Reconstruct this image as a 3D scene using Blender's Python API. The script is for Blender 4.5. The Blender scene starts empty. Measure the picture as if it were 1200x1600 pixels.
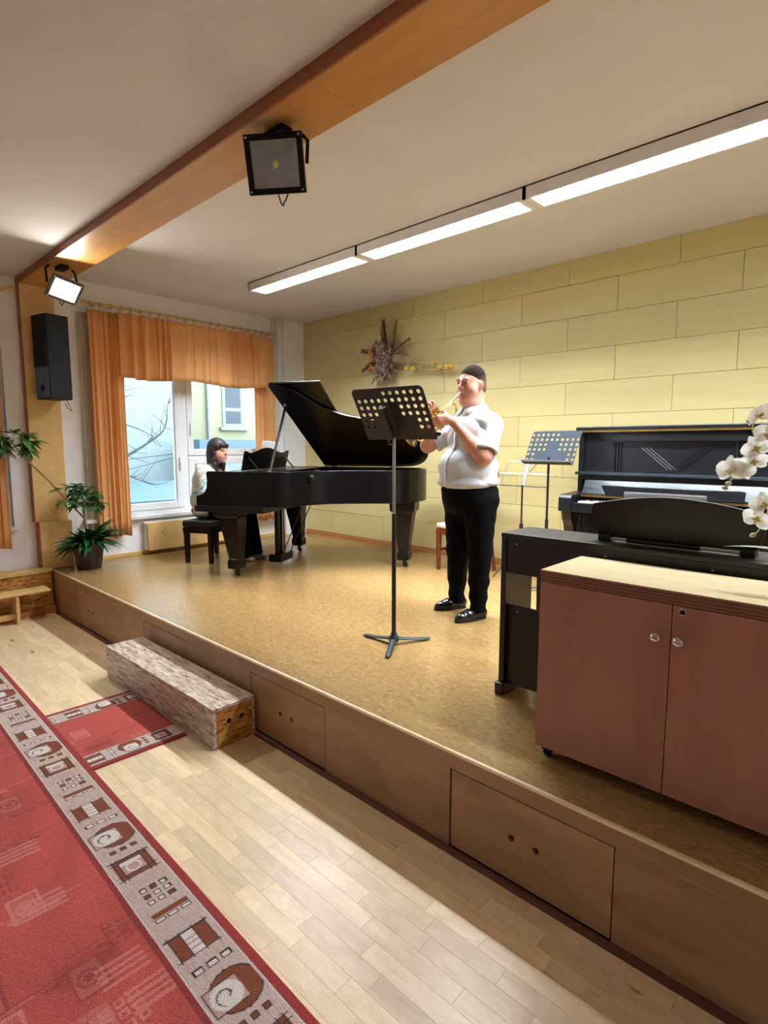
import bpy, bmesh, math, random
import numpy as np
from mathutils import Vector, Matrix, Euler

random.seed(11)
RNG = np.random.default_rng(5)
SC = bpy.context.scene
COL = SC.collection
R = math.radians

# ------------------------------------------------------------------ camera, world, exposure
cam = bpy.data.cameras.new('camera')
cam.sensor_fit = 'HORIZONTAL'
cam.sensor_width = 36.0
cam.lens = 36.0 * 880.19 / 1200.0
cam.clip_start = 0.05
cam.clip_end = 200
camo = bpy.data.objects.new('camera', cam)
COL.objects.link(camo)
camo.location = (0, 0, 1.62)
camo.rotation_euler = (R(90 - 6.6717), 0, R(43.303))
SC.camera = camo

world = bpy.data.worlds.new('overcast_sky')
SC.world = world
world.use_nodes = True
bg = world.node_tree.nodes['Background']
bg.inputs['Color'].default_value = (0.68, 0.87, 1.0, 1)
bg.inputs['Strength'].default_value = 10.5

SC.view_settings.view_transform = 'Standard'
SC.view_settings.look = 'None'
SC.view_settings.gamma = 1.0
SC.view_settings.use_curve_mapping = False
SC.view_settings.exposure = 0.46
SC.cycles.max_bounces = 8
SC.cycles.diffuse_bounces = 6
SC.cycles.transparent_max_bounces = 16
SC.cycles.sample_clamp_indirect = 6.0
FIXTURE_W = 185.0      # watts of one fluorescent unit
FLOOD_E = 230.0       # emission of the lit floodlight's glass

# ------------------------------------------------------------------ materials
def lin(c):
    return tuple(((v / 255) / 12.92 if v / 255 <= .04045 else ((v / 255 + .055) / 1.055) ** 2.4) for v in c)

def newmat(name):
    m = bpy.data.materials.new(name)
    m.use_nodes = True
    nt = m.node_tree
    return m, nt, nt.nodes, nt.links, nt.nodes['Principled BSDF']

def node(ns, t, **kw):
    n = ns.new(t)
    for k, v in kw.items():
        setattr(n, k, v)
    return n

def coords(ns, ls, scale=(1, 1, 1), kind='Object', rot=(0, 0, 0)):
    tc = ns.new('ShaderNodeTexCoord')
    mp = ns.new('ShaderNodeMapping')
    mp.inputs['Scale'].default_value = scale
    mp.inputs['Rotation'].default_value = rot
    ls.new(tc.outputs[kind], mp.inputs['Vector'])
    return mp.outputs['Vector']

def ramp(ns, ls, fac, stops):
    r = ns.new('ShaderNodeValToRGB')
    while len(r.color_ramp.elements) < len(stops):
        r.color_ramp.elements.new(0.5)
    for e, (p, c) in zip(r.color_ramp.elements, stops):
        e.position = p
        e.color = (*lin(c), 1)
    ls.new(fac, r.inputs['Fac'])
    return r.outputs['Color']

def bump(ns, ls, b, height, strength, dist=0.01):
    n = ns.new('ShaderNodeBump')
    n.inputs['Strength'].default_value = strength
    n.inputs['Distance'].default_value = dist
    ls.new(height, n.inputs['Height'])
    ls.new(n.outputs['Normal'], b.inputs['Normal'])

def mulrnd(ns, ls, col, amt, island=False):
    """brightness offset per object (or per mesh island)"""
    if island:
        src = ns.new('ShaderNodeNewGeometry').outputs['Random Per Island']
    else:
        src = ns.new('ShaderNodeObjectInfo').outputs['Random']
    mr = ns.new('ShaderNodeMapRange')
    mr.inputs['To Min'].default_value = 1 - amt
    mr.inputs['To Max'].default_value = 1 + amt
    ls.new(src, mr.inputs['Value'])
    hs = ns.new('ShaderNodeHueSaturation')
    ls.new(mr.outputs['Result'], hs.inputs['Value'])
    ls.new(col, hs.inputs['Color'])
    return hs.outputs['Color']

def M(name, c, rough=.5, metal=0., var=.05, scale=8., bmp=0., bscale=60., spec=.5, coat=0., sheen=0.):
    m, nt, ns, ls, b = newmat(name)
    v = coords(ns, ls)
    nz = node(ns, 'ShaderNodeTexNoise')
    nz.inputs['Scale'].default_value = scale
    nz.inputs['Detail'].default_value = 4
    ls.new(v, nz.inputs['Vector'])
    lo = tuple(max(0, x * (1 - var)) for x in c)
    hi = tuple(min(255, x * (1 + var)) for x in c)
    ls.new(ramp(ns, ls, nz.outputs['Fac'], [(.3, lo), (.7, hi)]), b.inputs['Base Color'])
    b.inputs['Roughness'].default_value = rough
    b.inputs['Metallic'].default_value = metal
    b.inputs['Specular IOR Level'].default_value = spec
    b.inputs['Coat Weight'].default_value = coat
    b.inputs['Sheen Weight'].default_value = sheen
    if bmp:
        n2 = node(ns, 'ShaderNodeTexNoise')
        n2.inputs['Scale'].default_value = bscale
        n2.inputs['Detail'].default_value = 5
        ls.new(v, n2.inputs['Vector'])
        bump(ns, ls, b, n2.outputs['Fac'], bmp)
    return m

def wood(name, dark, light, rough=.45, scale=(1.2, 14, 14), rnd=.06, island=False, spec=.4, fine=.35, bm=.03, knots=False):
    """grain stretched along local X"""
    m, nt, ns, ls, b = newmat(name)
    tc = ns.new('ShaderNodeTexCoord')
    off = ns.new('ShaderNodeVectorMath'); off.operation = 'ADD'
    if island:
        src = ns.new('ShaderNodeNewGeometry').outputs['Random Per Island']
    else:
        src = ns.new('ShaderNodeObjectInfo').outputs['Random']
    ml = ns.new('ShaderNodeMath'); ml.operation = 'MULTIPLY'; ml.inputs[1].default_value = 37.0
    ls.new(src, ml.inputs[0])
    ls.new(tc.outputs['Object'], off.inputs[0]); ls.new(ml.outputs[0], off.inputs[1])
    mp = ns.new('ShaderNodeMapping'); mp.inputs['Scale'].default_value = scale
    ls.new(off.outputs[0], mp.inputs['Vector'])
    nz = node(ns, 'ShaderNodeTexNoise'); nz.inputs['Scale'].default_value = 1.6; nz.inputs['Detail'].default_value = 6
    nz.inputs['Distortion'].default_value = .6
    ls.new(mp.outputs['Vector'], nz.inputs['Vector'])
    mp2 = ns.new('ShaderNodeMapping'); mp2.inputs['Scale'].default_value = tuple(s * 6 for s in scale)
    ls.new(off.outputs[0], mp2.inputs['Vector'])
    n2 = node(ns, 'ShaderNodeTexNoise'); n2.inputs['Scale'].default_value = 2; n2.inputs['Detail'].default_value = 3
    ls.new(mp2.outputs['Vector'], n2.inputs['Vector'])
    mx = ns.new('ShaderNodeMix'); mx.data_type = 'FLOAT'; mx.inputs[0].default_value = fine
    ls.new(nz.outputs['Fac'], mx.inputs[2]); ls.new(n2.outputs['Fac'], mx.inputs[3])
    col = ramp(ns, ls, mx.outputs[0], [(.32, dark), (.68, light)])
    if knots:
        vo = ns.new('ShaderNodeTexVoronoi'); vo.inputs['Scale'].default_value = .45
        ls.new(mp.outputs['Vector'], vo.inputs['Vector'])
        kr = ns.new('ShaderNodeMapRange'); kr.inputs['From Min'].default_value = .04; kr.inputs['From Max'].default_value = .1
        ls.new(vo.outputs['Distance'], kr.inputs['Value'])
        mk = ns.new('ShaderNodeMix'); mk.data_type = 'RGBA'; mk.inputs[6].default_value = (*lin((120, 84, 52)), 1)
        ls.new(kr.outputs['Result'], mk.inputs[0]); ls.new(col, mk.inputs[7])
        col = mk.outputs[2]
    col = mulrnd(ns, ls, col, rnd, island)
    ls.new(col, b.inputs['Base Color'])
    b.inputs['Roughness'].default_value = rough
    b.inputs['Specular IOR Level'].default_value = spec
    bump(ns, ls, b, mx.outputs[0], bm, .005)
    return m

def emit(name, c, s):
    m, nt, ns, ls, b = newmat(name)
    b.inputs['Base Color'].default_value = (*lin(c), 1)
    b.inputs['Emission Color'].default_value = (*lin(c), 1)
    b.inputs['Emission Strength'].default_value = s
    return m

def attr_mat(name, attr, rough=.9, sheen=0., bmp=0., bscale=300., sss=0., spec=.3):
    m, nt, ns, ls, b = newmat(name)
    a = ns.new('ShaderNodeAttribute'); a.attribute_name = attr
    nz = node(ns, 'ShaderNodeTexNoise'); nz.inputs['Scale'].default_value = bscale; nz.inputs['Detail'].default_value = 3
    ls.new(coords(ns, ls), nz.inputs['Vector'])
    mr = ns.new('ShaderNodeMapRange'); mr.inputs['From Min'].default_value = .25; mr.inputs['From Max'].default_value = .75
    mr.inputs['To Min'].default_value = 1 - bmp * .35; mr.inputs['To Max'].default_value = 1 + bmp * .35
    ls.new(nz.outputs['Fac'], mr.inputs['Value'])
    hs = ns.new('ShaderNodeHueSaturation'); ls.new(mr.outputs['Result'], hs.inputs['Value']); ls.new(a.outputs['Color'], hs.inputs['Color'])
    ls.new(hs.outputs['Color'], b.inputs['Base Color'])
    b.inputs['Roughness'].default_value = rough
    b.inputs['Sheen Weight'].default_value = sheen
    b.inputs['Specular IOR Level'].default_value = spec
    if sss:
        b.inputs['Subsurface Weight'].default_value = sss
        b.inputs['Subsurface Radius'].default_value = (.012, .005, .003)
    if bmp:
        bump(ns, ls, b, nz.outputs['Fac'], min(1, bmp), .006)
    return m

MT = {}
MT['plaster_ceiling'] = M('plaster_ceiling', (214, 213, 212), .95, var=.015, scale=2, bmp=.05, bscale=90)
MT['plaster_wall'] = M('plaster_wall', (243, 243, 244), .9, var=.02, scale=2, bmp=.05, bscale=60)
MT['panel'] = wood('birch_panel', (204, 188, 130), (214, 198, 142), .36, (.7, 9, 9), rnd=.04, spec=.45, bm=.004)
MT['ply'] = wood('birch_plywood', (222, 182, 116), (238, 202, 138), .5, (1.1, 9, 9), rnd=.05)
MT['fascia'] = wood('stage_fascia', (158, 116, 82), (186, 146, 108), .42, (1.4, 5, 5), rnd=.03, fine=.2, bm=.01)
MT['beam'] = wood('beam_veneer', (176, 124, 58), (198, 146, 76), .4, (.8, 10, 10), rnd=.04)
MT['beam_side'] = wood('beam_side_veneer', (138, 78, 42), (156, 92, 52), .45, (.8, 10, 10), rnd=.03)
MT['pine'] = wood('pale_pine', (206, 168, 100), (226, 192, 128), .45, (1.2, 10, 10), rnd=.05)
MT['skirt'] = wood('skirting_wood', (168, 108, 62), (190, 130, 80), .45, (1.2, 20, 20))
MT['plank'] = wood('maple_stave', (216, 186, 144), (240, 215, 178), .3, (1.6, 16, 16), rnd=.13, spec=.5, bm=.008, knots=True)
MT['plank_joined'] = wood('maple_stave_far', (216, 186, 144), (240, 215, 178), .3, (1.6, 16, 16), rnd=.13, island=True, spec=.5, bm=.008)
MT['dark_strip'] = wood('dark_floor_strip', (92, 60, 50), (112, 76, 62), .4, (1.2, 16, 16))
MT['gap'] = M('joint_dark', (46, 34, 24), .9)
MT['cab_front'] = wood('birch_red_bounce', (170, 118, 96), (186, 132, 108), .45, (5, 1.0, 1.0), rnd=.03, fine=.2, bm=.006)  # birch front; warm red bounce light and shade are tinted into this colour
MT['cab_top'] = wood('pale_birch_top', (200, 178, 134), (216, 198, 158), .35, (1.0, 6, 6), rnd=.02)
MT['ply_edge_a'] = M('ply_edge_light', (150, 98, 82), .6)
MT['ply_edge_b'] = M('ply_edge_dark', (116, 70, 60), .6)
MT['black_gloss'] = M('black_lacquer', (6, 6, 7), .26, spec=.35, var=.1)
MT['black_satin'] = M('black_satin', (13, 12, 13), .42, spec=.4, var=.1)
MT['black_vinyl'] = M('black_vinyl', (22, 21, 22), .5, spec=.4)
MT['black_up'] = wood('black_stained_wood', (12, 14, 18), (22, 26, 32), .34, (2, 18, 18), rnd=.0, spec=.6, bm=.02)
MT['fallboard'] = wood('glossy_black_board', (34, 42, 48), (56, 68, 76), .24, (2, 60, 60), rnd=0, spec=.9, bm=.012)
MT['digital'] = M('matte_black_laminate', (24, 22, 23), .42, var=.08, spec=.5)
MT['ivory'] = M('ivory_key', (232, 228, 216), .3)
MT['gold_plate'] = M('gilt_iron_plate', (150, 116, 52), .4, metal=.6)
MT['metal'] = M('brushed_steel', (190, 192, 196), .3, metal=1.)
MT['chrome'] = M('chrome', (214, 216, 220), .12, metal=1.)
MT['alu'] = M('aluminium_edge', (240, 222, 188), .28, metal=.3)
MT['brass'] = M('lacquered_brass', (226, 196, 120), .16, metal=1.)
MT['silver'] = M('silver_plate', (228, 226, 220), .14, metal=1.)
MT['old_brass'] = M('dull_brass', (150, 120, 66), .4, metal=.8)
MT['stand_black'] = M('black_powder_coat', (26, 26, 28), .45, spec=.5)
MT['stand_grey'] = M('grey_powder_coat', (44, 52, 60), .6, spec=.2)
MT['tube_grey'] = M('grey_tube', (86, 88, 92), .35, metal=.5)
MT['iron'] = M('cast_iron_green', (38, 48, 54), .45, metal=.3)
MT['curtain'] = M('orange_curtain', (240, 184, 118), .95, var=.06, scale=220, bmp=.2, bscale=500, sheen=.3)
MT['lining'] = M('beige_lining', (186, 170, 146), .95, var=.05, scale=120)
MT['net'] = M('white_net', (226, 228, 236), .95)
MT['pvc'] = M('white_pvc', (232, 233, 234), .3, var=.01)
MT['white_paint'] = M('white_paint', (228, 228, 226), .45, var=.02)
MT['sill'] = M('sill_white', (226, 226, 224), .35, var=.02)
MT['louvre'] = M('white_louvre', (240, 242, 244), .25, var=.01)
MT['tube_light'] = emit('fluorescent_tube', (232, 242, 255), 9.0)
MT['flood_light'] = emit('floodlight_glow', (255, 250, 238), FLOOD_E)
MT['flood_glass'] = M('floodlight_reflector', (172, 178, 186), .18, metal=.9)
MT['speaker'] = M('speaker_black', (12, 12, 13), .6, spec=.25)
MT['speaker_blue_reflect'] = M('baffle_blue_reflect', (58, 84, 112), .35)  # black baffle with its blue reflection put into the base colour
MT['pot'] = M('dark_brown_pot', (50, 32, 28), .4)
MT['soil'] = M('soil', (46, 34, 26), .95, bmp=.4)
MT['leaf'] = M('green_leaf', (70, 112, 56), .4, var=.3, scale=20)
MT['leaf_dark'] = M('dark_leaf', (34, 82, 44), .35, var=.3, scale=20)
MT['stem'] = M('plant_stem', (150, 120, 84), .7, var=.15)
MT['orchid_white'] = M('orchid_petal', (244, 242, 236), .6, var=.02)
MT['orchid_heart'] = M('orchid_heart', (226, 206, 126), .6, var=.15, scale=60)
MT['orchid_green'] = M('orchid_bud', (176, 186, 128), .5, var=.1)
MT['orchid_leaf'] = M('orchid_leaf', (150, 160, 134), .45, var=.1)
MT['paper'] = M('white_paper', (236, 236, 238), .8, var=.01)
MT['chair_wood'] = wood('chair_wood', (96, 46, 24), (126, 66, 36), .35, (14, 14, 1.5))
MT['seat_cream'] = M('cream_upholstery', (222, 208, 180), .9, var=.05, scale=90, bmp=.1)
MT['shirt'] = M('white_shirt', (206, 211, 220), .85, var=.02, scale=3, bmp=.35, bscale=9)
MT['button'] = M('shirt_button', (226, 226, 224), .3)
MT['trousers'] = M('black_trousers', (7, 7, 10), .95, var=.15, bmp=.25, bscale=14, spec=.12)
MT['leather'] = M('black_leather', (14, 15, 17), .22, bmp=.1, bscale=40, spec=.6)
MT['sole'] = M('shoe_sole', (18, 16, 15), .6)
MT['hair_dark'] = M('dark_cropped_hair', (30, 23, 19), .95, var=.3, scale=90, bmp=.15, bscale=300, spec=.08)
MT['hair_long'] = M('long_dark_hair', (34, 22, 22), .45, var=.3, scale=60, bmp=.5, bscale=110)
MT['eye_white'] = M('eye_white', (226, 220, 214), .25)
MT['iris'] = M('dark_iris', (40, 28, 22), .2)
MT['brow'] = M('eyebrow_hair', (44, 32, 27), .8)
MT['shoe_beige'] = M('beige_shoe', (176, 160, 142), .5)
MT['plume_dark'] = M('dark_plume', (84, 62, 48), .95, var=.3, scale=80, bmp=.6, bscale=160)
MT['plume_tan'] = M('tan_plume', (128, 98, 62), .95, var=.3, scale=80, bmp=.6, bscale=160)
MT['dried_grey'] = M('dried_grey_flower', (128, 116, 100), .95, var=.35, scale=60)
MT['physalis'] = M('orange_physalis', (190, 112, 40), .7, var=.2, scale=60)
MT['gourd'] = M('yellow_dried_gourd', (196, 168, 70), .6, var=.2, scale=60)
MT['twig'] = M('pale_twig', (168, 148, 108), .9, var=.2)
MT['bark'] = M('bare_branch', (44, 40, 38), .9, var=.2)
MT['facade_white'] = M('white_facade', (106, 110, 110), .95, var=.01)
MT['facade_cream'] = M('cream_facade', (128, 120, 94), .95, var=.01)
MT['roof_blue'] = M('blue_sheet_roof', (48, 66, 80), .5, var=.06)
MT['far_frame'] = M('far_window_frame', (108, 112, 114), .6)
MT['far_glass'] = M('far_window_glass', (22, 28, 40), .4, var=.2, scale=3)
MT['ground'] = M('yard_ground', (120, 124, 122), .95)
MT['cable'] = M('black_cable', (18, 18, 18), .6)

def linoleum():
    m, nt, ns, ls, b = newmat('marbled_linoleum')
    v = coords(ns, ls)
    n1 = node(ns, 'ShaderNodeTexNoise'); n1.inputs['Scale'].default_value = 40; n1.inputs['Detail'].default_value = 6; n1.inputs['Distortion'].default_value = 1.2
    ls.new(coords(ns, ls, (.6, 1.3, 1)), n1.inputs['Vector'])
    n2 = node(ns, 'ShaderNodeTexNoise'); n2.inputs['Scale'].default_value = 85; n2.inputs['Detail'].default_value = 3
    ls.new(coords(ns, ls, (.4, 1, 1), rot=(0, 0, .5)), n2.inputs['Vector'])
    mx = ns.new('ShaderNodeMix'); mx.data_type = 'FLOAT'; mx.inputs[0].default_value = .5
    ls.new(n1.outputs['Fac'], mx.inputs[2]); ls.new(n2.outputs['Fac'], mx.inputs[3])
    col = ramp(ns, ls, mx.outputs[0], [(.34, (132, 102, 60)), (.48, (153, 121, 75)), (.6, (163, 132, 86)), (.72, (184, 154, 108))])
    ls.new(col, b.inputs['Base Color'])
    b.inputs['Roughness'].default_value = .24
    b.inputs['Specular IOR Level'].default_value = .6
    bump(ns, ls, b, n2.outputs['Fac'], .03, .004)
    return m
MT['lino'] = linoleum()

def osb(name, sc0, stops):
    m, nt, ns, ls, b = newmat(name)
    tc = ns.new('ShaderNodeTexCoord')
    nz = ns.new('ShaderNodeTexNoise'); nz.inputs['Scale'].default_value = 7; nz.inputs['Detail'].default_value = 2
    ls.new(tc.outputs['Object'], nz.inputs['Vector'])
    add = ns.new('ShaderNodeVectorMath'); add.operation = 'MULTIPLY_ADD'; add.inputs[1].default_value = (.025, .025, .025)
    ls.new(nz.outputs['Color'], add.inputs[0]); ls.new(tc.outputs['Object'], add.inputs[2])
    outs = []
    for ang, sc in ((.30, sc0), (-.45, tuple(q * 1.15 for q in sc0)), (.05, tuple(q * .8 for q in sc0))):
        mp = ns.new('ShaderNodeMapping'); mp.inputs['Rotation'].default_value = (0, ang, ang); mp.inputs['Scale'].default_value = sc
        ls.new(add.outputs[0], mp.inputs['Vector'])
        vo = ns.new('ShaderNodeTexVoronoi'); vo.inputs['Scale'].default_value = 1.
        ls.new(mp.outputs['Vector'], vo.inputs['Vector'])
        sx = ns.new('ShaderNodeSeparateColor'); ls.new(vo.outputs['Color'], sx.inputs[0])
        outs.append(sx.outputs[0])
    m1 = ns.new('ShaderNodeMix'); m1.data_type = 'FLOAT'; m1.inputs[0].default_value = .5
    ls.new(outs[0], m1.inputs[2]); ls.new(outs[1], m1.inputs[3])
    m2 = ns.new('ShaderNodeMix'); m2.data_type = 'FLOAT'; m2.inputs[0].default_value = .4
    ls.new(m1.outputs[0], m2.inputs[2]); ls.new(outs[2], m2.inputs[3])
    ls.new(ramp(ns, ls, m2.outputs[0], stops), b.inputs['Base Color'])
    b.inputs['Roughness'].default_value = .36
    bump(ns, ls, b, m2.outputs[0], .25, .004)
    return m
MT['osb'] = osb('osb_board', (16, 75, 75), [(.12, (110, 84, 72)), (.32, (168, 146, 128)), (.55, (194, 176, 158)), (.85, (222, 208, 192))])
MT['osb_warm'] = osb('osb_board_warm', (60, 22, 70), [(.12, (96, 58, 22)), (.32, (158, 104, 46)), (.55, (184, 130, 66)), (.85, (208, 160, 92))])

def glass_mat():
    m, nt, ns, ls, b = newmat('window_glass')
    out = ns['Material Output']
    tr = ns.new('ShaderNodeBsdfTransparent'); tr.inputs['Color'].default_value = (.93, .97, .98, 1)
    gl = ns.new('ShaderNodeBsdfGlossy'); gl.inputs['Roughness'].default_value = .02
    fr = ns.new('ShaderNodeFresnel'); fr.inputs['IOR'].default_value = 1.3
    mx = ns.new('ShaderNodeMixShader')
    ls.new(fr.outputs[0], mx.inputs[0]); ls.new(tr.outputs[0], mx.inputs[1]); ls.new(gl.outputs[0], mx.inputs[2])
    ls.new(mx.outputs[0], out.inputs['Surface'])
    ns.remove(b)
    return m
MT['glass'] = glass_mat()
def translucent(name, amt):
    nt = MT[name].node_tree; ns, ls = nt.nodes, nt.links
    b = ns['Principled BSDF']; out = ns['Material Output']
    t = ns.new('ShaderNodeBsdfTranslucent'); mx = ns.new('ShaderNodeMixShader'); mx.inputs[0].default_value = amt
    ls.new(b.inputs['Base Color'].links[0].from_socket, t.inputs['Color'])
    ls.new(b.outputs[0], mx.inputs[1]); ls.new(t.outputs[0], mx.inputs[2]); ls.new(mx.outputs[0], out.inputs['Surface'])
for n_, a_ in (('orchid_white', .45), ('paper', .4), ('leaf', .3), ('curtain', .3), ('net', .5), ('orchid_leaf', .3)):
    translucent(n_, a_)

def blouse_mat():
    m, nt, ns, ls, b = newmat('patterned_blouse')
    v = coords(ns, ls)
    n1 = ns.new('ShaderNodeTexNoise'); n1.inputs['Scale'].default_value = 11; n1.inputs['Detail'].default_value = 3; n1.inputs['Distortion'].default_value = 1.5
    ls.new(v, n1.inputs['Vector'])
    col = ramp(ns, ls, n1.outputs['Fac'], [(.30, (70, 84, 140)), (.38, (150, 186, 200)), (.46, (196, 196, 184)), (.54, (176, 152, 118)), (.60, (206, 206, 196)), (.68, (160, 196, 204)), (.74, (150, 92, 74))])
    n2 = ns.new('ShaderNodeTexVoronoi'); n2.inputs['Scale'].default_value = 55
    ls.new(v, n2.inputs['Vector'])
    mr = ns.new('ShaderNodeMapRange'); mr.inputs['From Min'].default_value = .1; mr.inputs['From Max'].default_value = .3; mr.inputs['To Min'].default_value = .55
    ls.new(n2.outputs['Distance'], mr.inputs['Value'])
    mx = ns.new('ShaderNodeMix'); mx.data_type = 'RGBA'; mx.blend_type = 'MULTIPLY'; mx.inputs[0].default_value = .5
    ls.new(col, mx.inputs[6]); ls.new(mr.outputs['Result'], mx.inputs[7])
    ls.new(mx.outputs[2], b.inputs['Base Color'])
    b.inputs['Roughness'].default_value = .9
    bump(ns, ls, b, n1.outputs['Fac'], .3)
    return m
MT['blouse'] = blouse_mat()

# ------------------------------------------------------------------ mesh helpers
class MB:
    def __init__(s):
        s.v = []; s.f = []
    def add(s, vs, fs):
        o = len(s.v)
        s.v += [tuple(p) for p in vs]
        s.f += [tuple(i + o for i in f) for f in fs]
        return s
    def box(s, x0, x1, y0, y1, z0, z1, mat=None):
        vs = [(x, y, z) for x in (x0, x1) for y in (y0, y1) for z in (z0, z1)]
        if mat is not None:
            vs = [tuple(mat @ Vector(p)) for p in vs]
        return s.add(vs, [(0, 1, 3, 2), (4, 6, 7, 5), (0, 4, 5, 1), (2, 3, 7, 6), (0, 2, 6, 4), (1, 5, 7, 3)])
    def tube(s, path, r, n=8, cap=True, flat=None):
        P = [Vector(p) for p in path]
        rs = r if isinstance(r, (list, tuple)) else [r] * len(P)
        t0 = (P[1] - P[0]).normalized()
        up = Vector((0, 0, 1)) if abs(t0.z) < .9 else Vector((1, 0, 0))
        nx = t0.cross(up).normalized()
        rings = []
        for i, p in enumerate(P):
            t = (P[min(i + 1, len(P) - 1)] - P[max(i - 1, 0)]).normalized()
            nx = (nx - t * nx.dot(t)).normalized()
            ny = t.cross(nx)
            fy = 1 if flat is None else flat
            rings.append([p + (nx * math.cos(2 * math.pi * k / n) + ny * math.sin(2 * math.pi * k / n) * fy) * rs[i] for k in range(n)])
        vs = [q for rg in rings for q in rg]
        fs = []
        for i in range(len(P) - 1):
            for k in range(n):
                a, b2 = i * n + k, i * n + (k + 1) % n
                fs.append((a, b2, b2 + n, a + n))
        if cap:
            fs.append(tuple(range(n - 1, -1, -1)))
            fs.append(tuple(range((len(P) - 1) * n, len(P) * n)))
        return s.add(vs, fs)
    def lathe(s, prof, n=20, mat=None, cap=True):
        vs = []; fs = []
        for (r, z) in prof:
            for k in range(n):
                a = 2 * math.pi * k / n
                p = Vector((r * math.cos(a), r * math.sin(a), z))
                vs.append(mat @ p if mat is not None else p)
        for i in range(len(prof) - 1):
            for k in range(n):
                a, b2 = i * n + k, i * n + (k + 1) % n
                fs.append((a, b2, b2 + n, a + n))
        if cap:
            fs.append(tuple(range(n - 1, -1, -1)))
            fs.append(tuple(range((len(prof) - 1) * n, len(prof) * n)))
        return s.add(vs, fs)
    def prism(s, pts, h0, h1, axis='z', mat=None):
        n = len(pts)
        def mk(p, h):
            q = (p[0], p[1], h) if axis == 'z' else ((p[0], h, p[1]) if axis == 'y' else (h, p[0], p[1]))
            return tuple(mat @ Vector(q)) if mat is not None else q
        vs = [mk(p, h0) for p in pts] + [mk(p, h1) for p in pts]
        fs = [tuple(range(n - 1, -1, -1)), tuple(range(n, 2 * n))] + [(i, (i + 1) % n, (i + 1) % n + n, i + n) for i in range(n)]
        return s.add(vs, fs)
    def ell(s, c, r, seg=14, rings=9, mat=None):
        vs = []; fs = []
        c = Vector(c)
        vs.append((0, 0, 1))
        for i in range(1, rings):
            th = math.pi * i / rings
            for k in range(seg):
                a = 2 * math.pi * k / seg
                vs.append((math.sin(th) * math.cos(a), math.sin(th) * math.sin(a), math.cos(th)))
        vs.append((0, 0, -1))
        for k in range(seg):
            fs.append((0, 1 + k, 1 + (k + 1) % seg))
        for i in range(rings - 2):
            for k in range(seg):
                a = 1 + i * seg + k; b2 = 1 + i * seg + (k + 1) % seg
                fs.append((a, a + seg, b2 + seg, b2))
        last = len(vs) - 1
        for k in range(seg):
            fs.append((last, last - seg + (k + 1) % seg, last - seg + k))
        out = []
        for p in vs:
            q = Vector((p[0] * r[0], p[1] * r[1], p[2] * r[2]))
            if mat is not None:
                q = mat @ q
            out.append(q + c)
        return s.add(out, fs)
    def sheet(s, rows, t=None):
        """rows: list of lists of points; t: thickness vector"""
        nr, nc = len(rows), len(rows[0])
        vs = [p for rw in rows for p in rw]
        fs = [(i * nc + j, i * nc + j + 1, (i + 1) * nc + j + 1, (i + 1) * nc + j) for i in range(nr - 1) for j in range(nc - 1)]
        return s.add(vs, fs)
    def mesh(s, name):
        me = bpy.data.meshes.new(name)
        me.from_pydata(s.v, [], s.f)
        bm = bmesh.new(); bm.from_mesh(me)
        bmesh.ops.recalc_face_normals(bm, faces=bm.faces)
        bm.to_mesh(me); bm.free()
        return me
    def build(s, name, mat, parent=None, bev=0., smooth=None, seg=2, solid=0., sub=0, kind=None, label=None):
        me = s.mesh(name)
        return link(name, me, mat, parent, bev, smooth, seg, solid, sub, kind, label)

def link(name, me, mat, parent=None, bev=0., smooth=None, seg=2, solid=0., sub=0, kind=None, label=None):
    if mat is not None and not me.materials:
        me.materials.append(MT[mat] if isinstance(mat, str) else mat)
    if smooth is not None:
        for p in me.polygons:
            p.use_smooth = True
        me.set_sharp_from_angle(angle=R(smooth))
    o = bpy.data.objects.new(name, me)
    COL.objects.link(o)
    if parent is not None:
        o.parent = parent
    if solid:
        md = o.modifiers.new('thickness', 'SOLIDIFY'); md.thickness = solid; md.offset = 0
    if sub:
        md = o.modifiers.new('subdivide', 'SUBSURF'); md.levels = sub; md.render_levels = sub
    if bev:
        md = o.modifiers.new('bevel', 'BEVEL'); md.width = bev; md.segments = seg; md.limit_method = 'ANGLE'; md.angle_limit = R(38)
    if kind:
        o['kind'] = kind
    if label:
        o['label'] = label
    return o

def tag(o, label=None, cat=None, group=None, kind=None):
    if label: o['label'] = label
    if cat: o['category'] = cat
    if group: o['group'] = group
    if kind: o['kind'] = kind
    return o

def thing(name, label, cat, loc=(0, 0, 0), rz=0., group=None, kind=None):
    o = bpy.data.objects.new(name, None)
    o.empty_display_size = .05
    COL.objects.link(o)
    o.location = loc
    o.rotation_euler = (0, 0, rz)
    return tag(o, label, cat, group, kind)

def plate(name, outline, holes, t, mat, parent=None, M4=None, n=14, bev=0., smooth=None):
    """flat plate in local XY (thickness along +Z) with real round holes [(x, y, r)]; M4 places it"""
    bm = bmesh.new()
    edges = []
    def loop(pts):
        vs = [bm.verts.new((p[0], p[1], 0)) for p in pts]
        for i in range(len(vs)):
            edges.append(bm.edges.new((vs[i], vs[(i + 1) % len(vs)])))
    loop(outline)
    for (x, y, r) in holes:
        loop([(x + r * math.cos(2 * math.pi * k / n), y + r * math.sin(2 * math.pi * k / n)) for k in range(n)])
    bmesh.ops.triangle_fill(bm, use_beauty=True, use_dissolve=False, edges=edges)
    ex = bmesh.ops.extrude_face_region(bm, geom=list(bm.faces))
    bmesh.ops.translate(bm, vec=(0, 0, t), verts=[e for e in ex['geom'] if isinstance(e, bmesh.types.BMVert)])
    bmesh.ops.recalc_face_normals(bm, faces=bm.faces)
    if M4 is not None:
        bm.transform(M4)
    me = bpy.data.meshes.new(name)
    bm.to_mesh(me); bm.free()
    return link(name, me, mat, parent, bev, smooth)

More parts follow.
